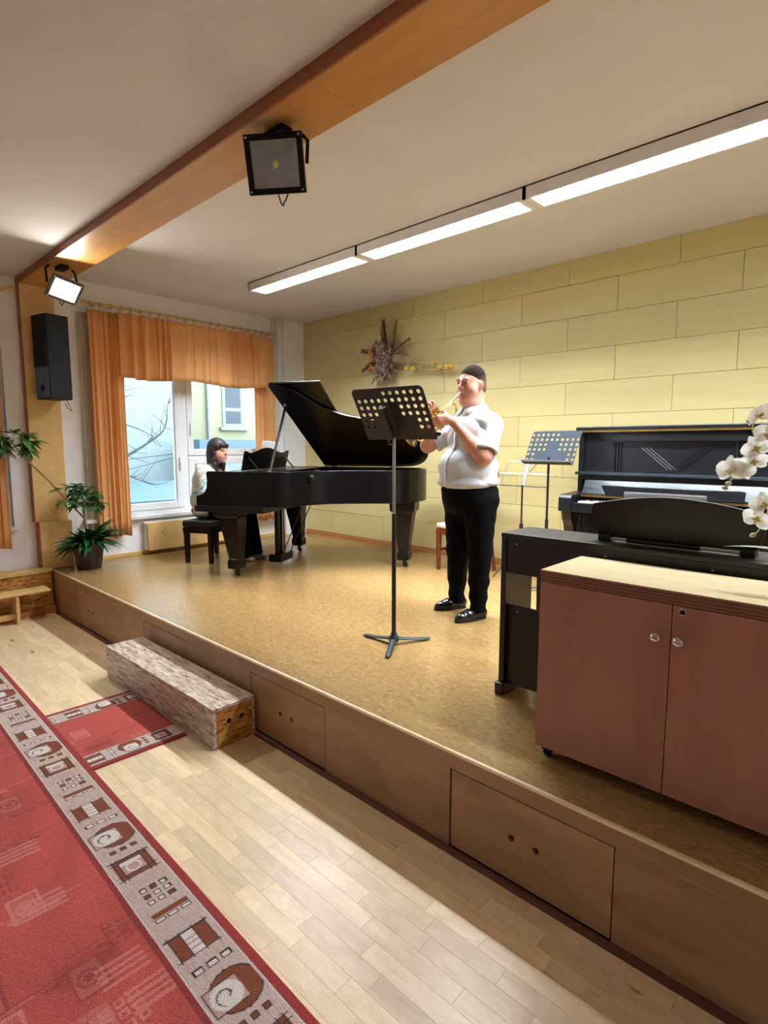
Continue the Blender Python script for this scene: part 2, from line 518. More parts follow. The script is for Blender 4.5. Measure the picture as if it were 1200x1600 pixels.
def rrect(x0, x1, y0, y1, r, n=5):
    pts = []
    for cx, cy, a0 in ((x1 - r, y1 - r, 0), (x0 + r, y1 - r, 90), (x0 + r, y0 + r, 180), (x1 - r, y0 + r, 270)):
        for k in range(n + 1):
            a = R(a0 + 90 * k / n)
            pts.append((cx + r * math.cos(a), cy + r * math.sin(a)))
    return pts

def frame_matrix(o, x, y, z=None):
    x = Vector(x).normalized(); y = Vector(y)
    y = (y - x * y.dot(x)).normalized()
    z = x.cross(y)
    m = Matrix.Identity(4)
    for i in range(3):
        m[i][0], m[i][1], m[i][2], m[i][3] = x[i], y[i], z[i], o[i]
    return m

def copy_obj(o, parent=None, name=None):
    c = o.copy()
    COL.objects.link(c)
    c.parent = parent
    return c

# ------------------------------------------------------------------ implicit surfaces (bodies and clothes)
class Field:
    def __init__(s, lo, hi, h):
        s.lo = np.array(lo, np.float32); s.h = h
        s.n = np.ceil((np.array(hi) - np.array(lo)) / h).astype(int) + 1
        s.a = np.full(s.n, 1., np.float32)
    def _sub(s, lo, hi):
        i0 = np.clip(np.floor((np.array(lo) - s.lo) / s.h).astype(int), 0, s.n - 1)
        i1 = np.clip(np.ceil((np.array(hi) - s.lo) / s.h).astype(int) + 1, 1, s.n)
        sl = tuple(slice(a, b) for a, b in zip(i0, i1))
        ax = [s.lo[k] + s.h * np.arange(i0[k], i1[k], dtype=np.float32) for k in range(3)]
        return sl, ax[0][:, None, None], ax[1][None, :, None], ax[2][None, None, :]
    def _merge(s, sl, d, k, op):
        a = s.a[sl]
        if op == 'sub':
            d = -d
            if k > 0:
                h = np.maximum(k - np.abs(a - d), 0) / k
                s.a[sl] = np.maximum(a, d) + h * h * k * .25
            else:
                s.a[sl] = np.maximum(a, d)
        else:
            if k > 0:
                h = np.maximum(k - np.abs(a - d), 0) / k
                s.a[sl] = np.minimum(a, d) - h * h * k * .25
            else:
                s.a[sl] = np.minimum(a, d)
    def cone(s, a, b, ra, rb, k=.02, op='add', flat=False, sq=None):
        a = np.array(a, np.float32); b = np.array(b, np.float32)
        m = max(ra, rb) + k + 4 * s.h
        sl, X, Y, Z = s._sub(np.minimum(a, b) - m, np.maximum(a, b) + m)
        ab = b - a; L2 = float(ab @ ab) + 1e-12
        t = ((X - a[0]) * ab[0] + (Y - a[1]) * ab[1] + (Z - a[2]) * ab[2]) / L2
        tc = np.clip(t, 0, 1)
        d = np.sqrt((X - a[0] - tc * ab[0]) ** 2 + (Y - a[1] - tc * ab[1]) ** 2 + (Z - a[2] - tc * ab[2]) ** 2) - (ra + (rb - ra) * tc)
        if flat:
            d = np.maximum(d, (t - 1) * math.sqrt(L2))
        s._merge(sl, d.astype(np.float32), k, op)
        return s
    def chain(s, pts, rs, k=.02):
        for i in range(len(pts) - 1):
            s.cone(pts[i], pts[i + 1], rs[i], rs[i + 1], k)
        return s
    def ell(s, c, r, k=.02, op='add', rot=None):
        c = np.array(c, np.float32); r = np.array(r, np.float32)
        m = float(max(r)) + k + 4 * s.h
        sl, X, Y, Z = s._sub(c - m, c + m)
        x, y, z = X - c[0], Y - c[1], Z - c[2]
        if rot is not None:
            Q = np.array(Euler(rot).to_matrix().transposed(), np.float32)
            x, y, z = (Q[0, 0] * x + Q[0, 1] * y + Q[0, 2] * z, Q[1, 0] * x + Q[1, 1] * y + Q[1, 2] * z, Q[2, 0] * x + Q[2, 1] * y + Q[2, 2] * z)
        k0 = np.sqrt((x / r[0]) ** 2 + (y / r[1]) ** 2 + (z / r[2]) ** 2)
        k1 = np.sqrt((x / r[0] ** 2) ** 2 + (y / r[1] ** 2) ** 2 + (z / r[2] ** 2) ** 2) + 1e-9
        d = k0 * (k0 - 1) / k1
        s._merge(sl, d.astype(np.float32), k, op)
        return s
    def cut(s, p, n):
        """remove everything on the side n points to"""
        n = np.array(n, np.float32); n /= np.linalg.norm(n)
        sl, X, Y, Z = s._sub(s.lo - 1, s.lo + s.n * s.h + 1)
        d = (X - p[0]) * n[0] + (Y - p[1]) * n[1] + (Z - p[2]) * n[2]
        s.a = np.maximum(s.a, d.astype(np.float32))
        return s
    def warp(s, fn):
        sl, X, Y, Z = s._sub(s.lo - 1, s.lo + s.n * s.h + 1)
        near = np.abs(s.a) < .06
        s.a = np.where(near, s.a + fn(X, Y, Z).astype(np.float32), s.a)
        return s
    def mesh(s, name):
        a = s.a; ins = a < 0
        A = [a[i:a.shape[0] - 1 + i, j:a.shape[1] - 1 + j, k:a.shape[2] - 1 + k] for i in (0, 1) for j in (0, 1) for k in (0, 1)]
        cnt = sum((q < 0).astype(np.int8) for q in A)
        cells = np.argwhere((cnt > 0) & (cnt < 8))
        idx = np.full(np.array(a.shape) - 1, -1, np.int32)
        idx[tuple(cells.T)] = np.arange(len(cells))
        C8 = np.stack([q[tuple(cells.T)] for q in A], 1)
        offs = np.array([(i, j, k) for i in (0, 1) for j in (0, 1) for k in (0, 1)], np.float32)
        acc = np.zeros((len(cells), 3), np.float32); w = np.zeros(len(cells), np.float32)
        for p in range(8):
            for q in range(p + 1, 8):
                if abs(offs[p] - offs[q]).sum() != 1: continue
                m = (C8[:, p] < 0) != (C8[:, q] < 0)
                t = C8[m, p] / (C8[m, p] - C8[m, q])
                acc[m] += offs[p] + t[:, None] * (offs[q] - offs[p]); w[m] += 1
        V = s.lo + s.h * (cells + acc / w[:, None])
        quads = []
        for ax in range(3):
            b, c = [i for i in range(3) if i != ax]
            s0 = [slice(None)] * 3; s1 = [slice(None)] * 3
            s0[ax] = slice(0, -1); s1[ax] = slice(1, None)
            df = ins[tuple(s0)] != ins[tuple(s1)]
            e = np.argwhere(df)
            e = e[(e[:, b] > 0) & (e[:, c] > 0) & (e[:, b] < a.shape[b] - 1) & (e[:, c] < a.shape[c] - 1)]
            def cell(db, dc):
                q = e.copy(); q[:, b] -= db; q[:, c] -= dc
                return idx[tuple(q.T)]
            Q = np.stack([cell(1, 1), cell(0, 1), cell(0, 0), cell(1, 0)], 1)
            flip = ins[tuple(e.T)] if ax != 1 else ~ins[tuple(e.T)]
            Q[~flip] = Q[~flip][:, ::-1]
            quads.append(Q)
        Q = np.concatenate(quads)
        Q = Q[(Q >= 0).all(1)]
        me = bpy.data.meshes.new(name)
        me.vertices.add(len(V)); me.vertices.foreach_set('co', V.astype(np.float32).ravel())
        me.loops.add(len(Q) * 4); me.loops.foreach_set('vertex_index', Q.astype(np.int32).ravel())
        me.polygons.add(len(Q)); me.polygons.foreach_set('loop_start', np.arange(0, len(Q) * 4, 4, dtype=np.int32))
        me.polygons.foreach_set('use_smooth', np.ones(len(Q), bool))
        me.update(calc_edges=True); me.validate()
        return me, V

def setcol(me, C):
    at = me.color_attributes.new('Col', 'FLOAT_COLOR', 'POINT')
    C = np.concatenate([C, np.ones((len(C), 1))], 1).astype(np.float32)
    at.data.foreach_set('color', C.ravel())

# ================================================================== THE SETTING
XW, YB, ZS, ZC, ZCF = -6.27, 4.984, .41, 3.272, 3.184
XR, YF = 3.2, -5.0

# ---- floor: parquet staves
fl = MB().box(XW - .35, XR, YF, 1.9, -.08, -.007).build('floor', 'gap')
tag(fl, 'pale maple strip parquet floor in front of the stage', 'floor', kind='structure')
unit = MB().box(0, 1, 0, .0692, -.007, 0).mesh('stave')
unit.materials.append(MT['plank'])
far = MB()
y = 1.690
row = 0
while y > YF:
    y0 = y - .07
    x = XW - random.random() * .4
    while x < XR:
        L = random.choice([.22, .28, .33, .38, .42, .48, .55])
        xa, xb = max(x, XW), min(x + L, XR)
        if xb - xa > .02:
            if y0 > .86 and xb < .35:
                o = bpy.data.objects.new('plank', unit); COL.objects.link(o); o.parent = fl
                o.location = (xa + .0004, y0 + .0004, 0); o.scale = (xb - xa - .0008, 1, 1)
            else:
                far.box(xa + .0004, xb - .0004, y0 + .0004, y0 + .0696, -.007, 0)
        x += L
    y = y0
    row += 1
far.build('plank_field', 'plank_joined', fl, kind='stuff')
for xa, xb in ((XW, -4.9), (-4.899, -3.1), (-3.099, -.82), (-.819, 1.2), (1.201, XR)):
    MB().box(xa, xb, 1.691, 1.7295, -.007, .001).build('border_strip', 'dark_strip', fl)

# ---- stage
stage = thing('stage', 'low wooden stage with linoleum top and drawers in its front', 'stage', (0, 0, 0), kind='structure')
MB().box(XW, XR, 1.75, YB + .1, .0, .400).build('stage_core', 'gap', stage)
MB().box(XW, XR, 1.742, YB, .400, ZS).build('linoleum', 'lino', stage)
MB().box(XW + .005, XR, 1.728, 1.7425, .398, ZS + .0008).build('edge_trim', 'alu', stage, bev=.0015)
rails = [-6.265, -4.12, -1.95, .35, XR]
for a, b in zip(rails[:-1], rails[1:]):
    MB().box(a + .0006, b - .0006, 1.73, 1.75, .337, .398).build('top_rail', 'fascia', stage)
drawers = [(-5.49, -4.845), (-4.083, -3.43), (-2.687, -2.032), (-1.267, -.607)]
edges = [-6.265] + [e for d in drawers for e in d] + [XR]
for i in range(0, len(edges), 2):
    MB().box(edges[i], edges[i + 1], 1.73, 1.75, .002, .3365).build('fascia_panel', 'fascia', stage)
for i, (a, b) in enumerate(drawers):
    g = .010 if i == 3 else .005
    cx = (a + b) / 2
    w0, w1 = a + g, b - .005
    m4 = Matrix(((1, 0, 0, 0), (0, 0, 1, 1.731), (0, 1, 0, 0), (0, 0, 0, 1)))
    holes = [(cx - .047, .176, .0135), (cx + .053, .176, .0135)]
    plate('drawer_front', [(w0, .008), (w1, .008), (w1, .332), (w0, .332)], holes, .018, 'fascia', stage, m4)

# ---- back wall of birch panels
wb = MB().box(XW - .3, XR, YB + .012, YB + .2, 0, ZC + .1).build('wall_back', 'gap')
tag(wb, 'rear stage wall clad in staggered birch plywood panels', 'wall', kind='structure')
zr = [.462] + [.753 + .288 * i for i in range(9)] + [ZC]
for r_ in range(len(zr) - 1):
    odd = r_ % 2 == 1
    base = -1.487 if odd else -1.045
    xs = [base + .917 * k for k in range(-6, 6)]
    xs = [-6.202] + [q for q in xs if -6.16 < q < XR - .05] + [XR]
    for a, b in zip(xs[:-1], xs[1:]):
        dy = random.uniform(0, .0012)
        MB().box(a + .0016, b - .0016, YB - dy, YB + .012, zr[r_] + .0016, zr[r_ + 1] - .0016).build('panel', 'panel', wb)
bb = MB()
bb.box(-6.2, XR, YB - .016, YB + .005, ZS, .458)
tag(bb.build('baseboard_back', 'skirt', bev=.003), 'brown wooden skirting along the panelled rear wall', 'skirting', kind='structure')

# ---- left wall with window openings
WIN = [(2.12, 4.47), (-1.3, 1.47), (-4.6, -1.9)]
ZW0, ZW1 = .845, 2.97
wl = MB()
wl.box(XW - .32, XW, YF, YB + .2, -.05, ZW0 - .03)
wl.box(XW - .32, XW, YF, YB + .2, ZW1, ZC + .1)
ys = [YF] + sorted([q for w in WIN for q in w]) + [YB + .2]
for a, b in zip(ys[0::2], ys[1::2]):
    wl.box(XW - .32, XW, a, b, ZW0 - .03, ZW1)
tag(wl.build('wall_left', 'plaster_wall'), 'white plastered window wall on the left', 'wall', kind='structure')
tag(MB().box(XW, -6.2, 4.655, YB + .012, ZS, ZC).build('trim_corner', 'plaster_wall', bev=.004), 'white corner pilaster beside the birch panelled wall', 'pilaster', kind='structure')
tag(MB().box(XW - .02, XW + .022, 1.95, 4.655, ZS, .452).build('baseboard_left', 'pine', bev=.004), 'pale wooden skirting under the radiator on the stage', 'skirting', kind='structure')

# ---- unseen walls of the hall
tag(MB().box(XR, XR + .2, YF, YB + .2, -.05, ZC + .1).build('wall_right', 'plaster_wall'), 'white plastered wall on the right of the hall', 'wall', kind='structure')
tag(MB().box(XW - .32, XR + .2, YF - .2, YF, -.05, ZC + .1).build('wall_front', 'plaster_wall'), 'white plastered wall behind the audience', 'wall', kind='structure')

# ---- ceiling, beam, column
ce = MB()
ce.box(XW - .32, XR + .2, 1.80, YB + .2, ZC, ZC + .15)
ce.box(XW - .32, XR + .2, YF - .2, 1.80, ZCF, ZC + .15)
tag(ce.build('ceiling', 'plaster_ceiling'), 'plain off-white plaster ceiling', 'ceiling', kind='structure')
beam = thing('trim_beam', 'long wood-veneered ceiling beam at the stage front', 'beam', (0, 0, 0), kind='structure')
bx = [XW + .002, -4.35, -1.95, .45, XR]
for a, b in zip(bx[:-1], bx[1:]):
    MB().box(a, b - .0015, 1.632, 1.92, 3.124, 3.136).build('soffit_panel', 'beam', beam)
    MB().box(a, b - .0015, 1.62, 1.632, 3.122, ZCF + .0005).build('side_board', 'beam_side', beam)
    MB().box(a, b - .0015, 1.908, 1.92, 3.136, ZC + .0005).build('back_board', 'beam', beam)
colm = thing('trim_column', 'wood-clad wall column under the ceiling beam', 'column', (XW, 1.77, 0), kind='structure')
def cb(name, mat, *a, **k):
    return MB().box(a[0] - XW, a[1] - XW, a[2] - 1.77, a[3] - 1.77, a[4], a[5]).build(name, mat, colm, **k)
cb('column_cladding', 'ply', XW, -6.2, 1.632, 1.922, .885, 2.93)
cb('column_cladding', 'ply', XW, -6.2, 1.632, 1.922, 2.932, 3.123)
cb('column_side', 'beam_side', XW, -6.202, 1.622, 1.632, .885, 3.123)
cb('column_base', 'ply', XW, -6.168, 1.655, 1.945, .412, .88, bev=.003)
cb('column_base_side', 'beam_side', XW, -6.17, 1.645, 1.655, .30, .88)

# ---- windows
def window(idx, y0, y1, parts, label):
    w = thing('window_%d' % idx, label, 'window', (XW - .12, (y0 + y1) / 2, ZW0), kind='structure')
    ox, oy, oz = w.location
    def bxp(name, mat, xa, xb, ya, yb, za, zb, par=w, **k):
        return MB().box(xa - ox, xb - ox, ya - oy, yb - oy, za - oz, zb - oz).build(name, mat, par, **k)
    bxp('window_sill', 'sill', XW - .14, XW + .075, y0 - .04, y1 + .02, ZW0 - .03, ZW0 + .008, bev=.006)
    xa, xb = XW - .17, XW - .10
    bxp('frame', 'pvc', xa, xb, y0, y0 + .06, ZW0 + .008, ZW1, bev=.004)
    bxp('frame', 'pvc', xa, xb, y1 - .06, y1, ZW0 + .008, ZW1, bev=.004)
    bxp('frame', 'pvc', xa, xb, y0 + .06, y1 - .06, ZW0 + .008, ZW0 + .07, bev=.004)
    bxp('frame', 'pvc', xa, xb, y0 + .06, y1 - .06, ZW1 - .06, ZW1, bev=.004)
    for p in parts:
        if p[0] == 'bar':
            bxp('mullion', 'pvc', xa, xb, *p[1:], bev=.004)
        else:
            _, ya, yb, za, zb = p
            sx0, sx1 = XW - .165, XW - .085
            t = .075
            g = bxp('sash', 'pvc', sx0, sx1, ya, ya + t, za, zb, bev=.006)
            bxp('sash_rail', 'pvc', sx0, sx1, yb - t, yb, za, zb, g, bev=.006)
            bxp('sash_rail', 'pvc', sx0, sx1, ya + t, yb - t, za, za + t, g, bev=.006)
            bxp('sash_rail', 'pvc', sx0, sx1, ya + t, yb - t, zb - t, zb, g, bev=.006)
            bxp('pane', 'glass', XW - .128, XW - .122, ya + t, yb - t, za + t, zb - t, g)
    return w, bxp
w1, b1 = window(1, 2.12, 4.47, [('bar', 3.25, 3.33, ZW0 + .07, ZW1 - .06), ('bar', 3.33, 4.41, 1.47, 1.52, ),
                                ('sash', 2.18, 3.25, ZW0 + .05, ZW1 - .05), ('sash', 3.33, 4.41, 1.51, ZW1 - .05), ('sash', 3.33, 4.41, ZW0 + .05, 1.48)],
               'white plastic window with large panes behind the grand piano')
hd = b1('window_handle', 'white_paint', XW - .085, XW - .06, 3.205, 3.225, 1.43, 1.49, bev=.003)
b1('lever', 'white_paint', XW - .066, XW - .052, 3.203, 3.227, 1.36, 1.46, hd, bev=.004)
hd = b1('window_handle', 'white_paint', XW - .085, XW - .06, 3.355, 3.375, 1.83, 1.89, bev=.003)
b1('lever', 'white_paint', XW - .066, XW - .052, 3.353, 3.377, 1.76, 1.86, hd, bev=.004)
window(2, -1.3, 1.47, [('bar', .05, .12, ZW0 + .07, ZW1 - .06), ('sash', -1.24, .05, ZW0 + .05, ZW1 - .05), ('sash', .12, 1.41, ZW0 + .05, ZW1 - .05)],
       'white plastic window left of the wood-clad column')
window(3, -4.6, -1.9, [('bar', -3.28, -3.21, ZW0 + .07, ZW1 - .06), ('sash', -4.54, -3.28, ZW0 + .05, ZW1 - .05), ('sash', -3.21, -1.96, ZW0 + .05, ZW1 - .05)],
       'white plastic window beside the audience seats')

# ================================================================== LIGHT FITTINGS
blade_me = MB().prism([(-.0008, -.010), (.0008, -.010), (.003, .010), (-.003, .010)], -.085, .085, 'y').mesh('louvre_blade')
blade_me.materials.append(MT['louvre'])
names = ['leftmost', 'second from the left', 'third from the left', 'fourth, cut by the right edge']
LX = [(-5.105, -3.521), (-3.519, -1.969), (-1.967, -.414), (-.412, 1.13)]
for i, (xa, xb) in enumerate(LX):
    lab = ['white louvred fluorescent light, far left end of the ceiling row', 'white louvred fluorescent light, second along the ceiling row from the window',
           'white louvred fluorescent light, third along the ceiling row from the window', 'white louvred fluorescent light at the right end of the ceiling row'][i]
    L = xb - xa
    t = thing('fluorescent_light', lab, 'ceiling light', ((xa + xb) / 2, 3.495, 3.19), group='fluorescent lights in a ceiling row')
    h = L / 2
    hs = MB()
    hs.box(-h, h, -.1, -.092, 0, .082); hs.box(-h, h, .092, .1, 0, .082); hs.box(-h, h, -.1, .1, .074, .082)
    hs.box(-h, -h + .012, -.1, .1, 0, .082); hs.box(h - .012, h, -.1, .1, 0, .082)
    hs.build('housing', 'white_paint', t)
    for yy in (-.046, .046):
        MB().tube([(-h + .05, yy, .05), (h - .05, yy, .05)], .0075, 10).build('tube', 'tube_light', t, smooth=60)
    sp = MB(); sp.prism([(-.002, -.018), (.002, -.018), (.007, .018), (-.007, .018)], -h + .04, h - .04, 'x')
    o = sp.build('louvre_spine', 'louvre', t); o.location = (0, 0, .022)
    for yy in (-.088, .088):
        MB().box(-h + .02, h - .02, yy - .003, yy + .003, .002, .042).build('louvre_rail', 'louvre', t)
    MB().box(-h + .012, -h + .045, -.092, .092, .001, .03).build('end_cap', 'white_paint', t)
    MB().box(h - .045, h - .012, -.092, .092, .001, .03).build('end_cap', 'white_paint', t)
    nb = 24
    for k in range(nb):
        o = bpy.data.objects.new('louvre_blade', blade_me); COL.objects.link(o); o.parent = t
        o.location = (-h + .06 + (L - .12) * k / (nb - 1), 0, .014)
    ld = bpy.data.lights.new('fluorescent_lamp', 'AREA'); ld.shape = 'RECTANGLE'; ld.size = L - .12; ld.size_y = .17
    ld.energy = FIXTURE_W; ld.color = (.89, .965, 1.04)
    lo = bpy.data.objects.new('lamp', ld); COL.objects.link(lo); lo.parent = t; lo.location = (0, 0, .07)

def floodlight(label, c, n, upv, lit, size=(.27, .2)):
    n = Vector(n).normalized()
    x = Vector(upv).cross(n).normalized(); yv = n.cross(x)
    t = thing('floodlight', label, 'floodlight', c, group='floodlights under the ceiling beam')
    m = Matrix.Identity(4)
    for i in range(3):
        m[i][0], m[i][1], m[i][2] = x[i], yv[i], n[i]
    w, hh = size[0] / 2, size[1] / 2
    hb = MB()
    hb.add([m @ Vector(p) for p in [(-w, -hh, -.012), (w, -hh, -.012), (w, hh, -.012), (-w, hh, -.012), (-w * .62, -hh * .62, -.085), (w * .62, -hh * .62, -.085), (w * .62, hh * .62, -.085), (-w * .62, hh * .62, -.085)]],
           [(0, 1, 2, 3), (7, 6, 5, 4), (0, 4, 5, 1), (1, 5, 6, 2), (2, 6, 7, 3), (3, 7, 4, 0)])
    hb.build('housing', 'speaker', t, bev=.004)
    fr = MB(); e = .026
    for b in ((-w, w, -hh, -hh + e), (-w, w, hh - e, hh), (-w, -w + e, -hh + e, hh - e), (w - e, w, -hh + e, hh - e)):
        fr.box(*b, -.012, .014, mat=m)
    fr.build('front_frame', 'tube_grey' if lit else 'speaker', t, bev=.002)
    for sx in (-1, 1):
        for sy in (-1, 1):
            MB().lathe([(.005, 0), (.005, .003)], 8, m @ Matrix.Translation((sx * (w - .013), sy * (hh - .013), .014))).build('screw', 'metal', t)
    if lit:
        MB().box(-w + e, w - e, -hh + e, hh - e, -.004, .004, mat=m).build('glowing_glass', 'flood_light', t)
    else:
        rf = MB(); a, b, d = w - e, hh - e, .06
        q = .28
        rf.add([m @ Vector(p) for p in [(-a, -b, .0), (a, -b, .0), (a, b, .0), (-a, b, .0), (-a * q, -b * q, -.010), (a * q, -b * q, -.010), (a * q, b * q, -.010), (-a * q, b * q, -.010)]],
               [(0, 4, 5, 1), (1, 5, 6, 2), (2, 6, 7, 3), (3, 7, 4, 0), (4, 7, 6, 5)])
        rfo = rf.build('reflector', 'flood_glass', t)
        MB().lathe([(.0, .0), (.016, .001), (.014, .006), (0, .008)], 12, m @ Matrix.Translation((0, 0, -.009)), cap=False).build('light_chip', 'orchid_heart', t)
    top = 3.124 - c[2]
    for sx in (-1, 1):
        p0 = m @ Vector((sx * (w + .006), 0, -.03)); p1 = Vector((p0.x * .92 - n.x * .07, p0.y * .92 - n.y * .07, top - .03)); p2 = Vector((p1.x * .75, p1.y * .75, top - .004))
        MB().tube([p0, p1, p2], .009, 6, flat=.4).build('bracket', 'speaker', t)
    cx = (m @ Vector((0, 0, -.05)))
    MB().box(cx.x - .07, cx.x + .07, cx.y - .035, cx.y + .035, top - .03, top - .001).build('mount_plate', 'speaker', t, bev=.004)
    pth = []
    a0 = m @ Vector((-.02, -hh * .7, -.05)); a1 = m @ Vector((.05, -hh * .5, -.07))
    for k in range(13):
        u_ = k / 12
        p = a0.lerp(a1, u_); p.z -= math.sin(u_ * math.pi) * .085 * (1.25 if u_ < .5 else 1)
        pth.append(p)
    MB().tube(pth, .0035, 6).build('cable', 'cable', t, smooth=60)
    return t
floodlight('unlit black floodlight hanging under the middle of the ceiling beam', (-2.33, 1.72, 2.95), (.56, -.78, -.30), (0, 0, 1), False, (.28, .25))
floodlight('lit floodlight glowing white under the beam near the window wall', (-5.33, 1.74, 2.925), (.80, -.02, -.62), (0, .18, 1), True, (.25, .2))

# ================================================================== CURTAINS, RADIATOR, WALL THINGS
def curtain(name, label, y0, y1, z0, z1, x, amp, waves, mat='curtain', group=None, gather=.5, seed=0, cat='curtain', nz=16, wob=.012):
    rg = np.random.default_rng(seed)
    n = int(waves * 14)
    ph = rg.uniform(0, 6.28, 8); am = rg.uniform(.5, 1., 8)
    # irregular pleat phase
    u = np.linspace(0, 1, n)
    warp = u + .018 * np.sin(u * 23 + ph[0]) + .012 * np.sin(u * 41 + ph[1])
    rows = []
    for i in range(nz):
        t = i / (nz - 1)                      # 0 top .. 1 bottom
        z = z1 + (z0 - z1) * t
        k = gather + (1 - gather) * min(1, t * 2.2)
        sx = np.sin(warp * waves * 6.283 + .5 * np.sin(3 * t + ph[2])) + .35 * np.sin(warp * waves * 2.3 * 6.283 + ph[3]) * (1 - .6 * t)
        env = .65 + .35 * np.sin(u * 9 + ph[4])
        xx = x + amp * k * sx * env + .012 * np.sin(u * 5 + ph[5]) * t
        yy = y0 + (y1 - y0) * u + amp * .35 * k * np.cos(warp * waves * 6.283)
        zz = z + wob * np.sin(u * 11 + ph[6]) * (t ** 2) + (.006 * np.sin(warp * waves * 6.283 * 2) if i == 0 else 0)
        rows.append([(float(a), float(b), float(c)) for a, b, c in zip(xx, yy, zz)])
    cx, cy, cz = x, (y0 + y1) / 2, z0
    o = MB().sheet([[(p[0] - cx, p[1] - cy, p[2] - cz) for p in rw] for rw in rows]).build(name, mat, None, smooth=70, solid=.003)
    o.location = (cx, cy, cz)
    return tag(o, label, cat, group)
XC = XW + .115
curtain('curtain', 'long orange curtain hanging left of the stage window', 2.19, 2.52, .655, 2.985, XC, .026, 6, group='orange curtains', seed=1, gather=.6)
curtain('curtain', 'long orange curtain hanging right of the stage window behind the piano', 4.14, 4.46, .66, 2.985, XC, .024, 5, group='orange curtains', seed=2, gather=.6)
curtain('curtain', 'orange curtain at the left picture edge behind the leafy branch', 1.06, 1.40, .655, 2.985, XC, .026, 6, group='orange curtains', seed=4, gather=.6)
curtain('valance', 'gathered orange valance across the top of the stage window', 2.47, 4.30, 2.335, 2.99, XC + .075, .042, 16, group=None, seed=3, gather=.5, cat='valance', nz=12, wob=.018)
curtain('curtain_lining', 'beige lining hanging beside the left orange curtain', 2.14, 2.25, .70, 2.95, XC - .055, .008, 2, mat='lining', seed=6, cat='curtain')
curtain('net_curtain', 'thin white net curtain at the window left of the column', 1.36, 1.47, .70, 2.95, XW - .02, .012, 3, mat='net', seed=7, cat='curtain')

def rod(label, y0, y1, rings, x=XC + .01, z=3.045):
    t = thing('curtain_rod', label, 'curtain rod', (x, y0, z))
    MB().tube([(0, 0, 0), (0, y1 - y0, 0)], .0135, 10).build('rod', 'pine', t, smooth=60)
    for e in (0, y1 - y0):
        MB().ell((0, e, 0), (.026, .03, .026), 12, 8).build('finial', 'pine', t, smooth=60)
    rm = MB()
    n = 14
    rm.tube([(math.cos(6.2832 * k / n) * .0215, 0, math.sin(6.2832 * k / n) * .0215 - .006) for k in range(n + 1)], .0032, 6)
    me = rm.mesh('curtain_ring'); me.materials.append(MT['old_brass'])
    for yy in rings:
        o = bpy.data.objects.new('curtain_ring', me); COL.objects.link(o); o.parent = t; o.location = (0, yy - y0, 0); o.rotation_euler = (0, 0, random.uniform(-.3, .3))
    for yy in (y0 + .12, y1 - .06):
        MB().box(-(x - XW), .0, yy - y0 - .008, yy - y0 + .008, -.012, .012).build('bracket', 'pine', t)
rod('wooden curtain rod with rings above the stage window', 2.17, 4.46, [2.22 + i * .1025 for i in range(22)])
rod('wooden curtain rod with rings above the window at the left edge', -1.35, 1.56, [1.1 + i * .08 for i in range(5)])

rad = thing('radiator', 'wall radiator behind a flat plywood cover under the stage window', 'radiator', (XW + .09, 3.4, ZS))
for k in range(26):
    MB().box(-.07, .0, -.70 + k * .055, -.655 + k * .055, .05, .36).build('radiator_rib', 'white_paint', rad, bev=.012)
MB().box(-.06, .0, -.72, .76, .355, .372).build('top_grille', 'white_paint', rad, bev=.004)
MB().box(.004, .019, -.69, .75, .045, .362).build('cover_board', 'ply', rad, bev=.008)
MB().lathe([(.008, 0), (.008, .004), (.004, .006)], 10, Matrix.Translation((.019, -.52, .24)) @ Matrix.Rotation(R(90), 4, 'Y')).build('screw', 'old_brass', rad)

for yy, lab in ((4.505, 'thin white heating pipe nearest the orange curtain'), (4.565, 'thin white heating pipe nearest the white corner pilaster')):
    t = thing('heating_pipe', lab, 'pipe', (XW + .035, yy, ZS), group='vertical heating pipes')
    MB().tube([(0, 0, 0), (0, 0, ZC - ZS)], .017, 12).build('pipe', 'white_paint', t, smooth=60)
    MB().box(-.035, 0, -.006, .006, 1.4, 1.42).build('clip', 'white_paint', t)

sp = thing('speaker', 'black loudspeaker box mounted high on the wood-clad column', 'loudspeaker', (-6.05, 1.83, 2.06), R(13))
MB().box(-.115, .115, -.105, .105, 0, .775).build('cabinet', 'speaker', sp, bev=.004)
plate('port_panel', [(-.108, .012), (.108, .012), (.108, .295), (-.108, .295)], [(0.0, .10, .034)], .004, 'speaker_blue_reflect', sp,
      Matrix(((1, 0, 0, 0), (0, 0, 1, -.1105), (0, 1, 0, 0), (0, 0, 0, 1))), n=20)
MB().box(-.108, .108, -.116, -.1055, .30, .768).build('grille', 'speaker', sp, bev=.003)
MB().box(-.142, -.06, .02, .06, .34, .44).build('wall_bracket', 'speaker', sp)
MB().tube([(.0, .10, .02), (.02, .13, -.06), (.0, .16, -.10), (-.05, .15, -.07), (-.11, .16, -.02)], .003, 6).build('cable', 'cable', sp, smooth=60)

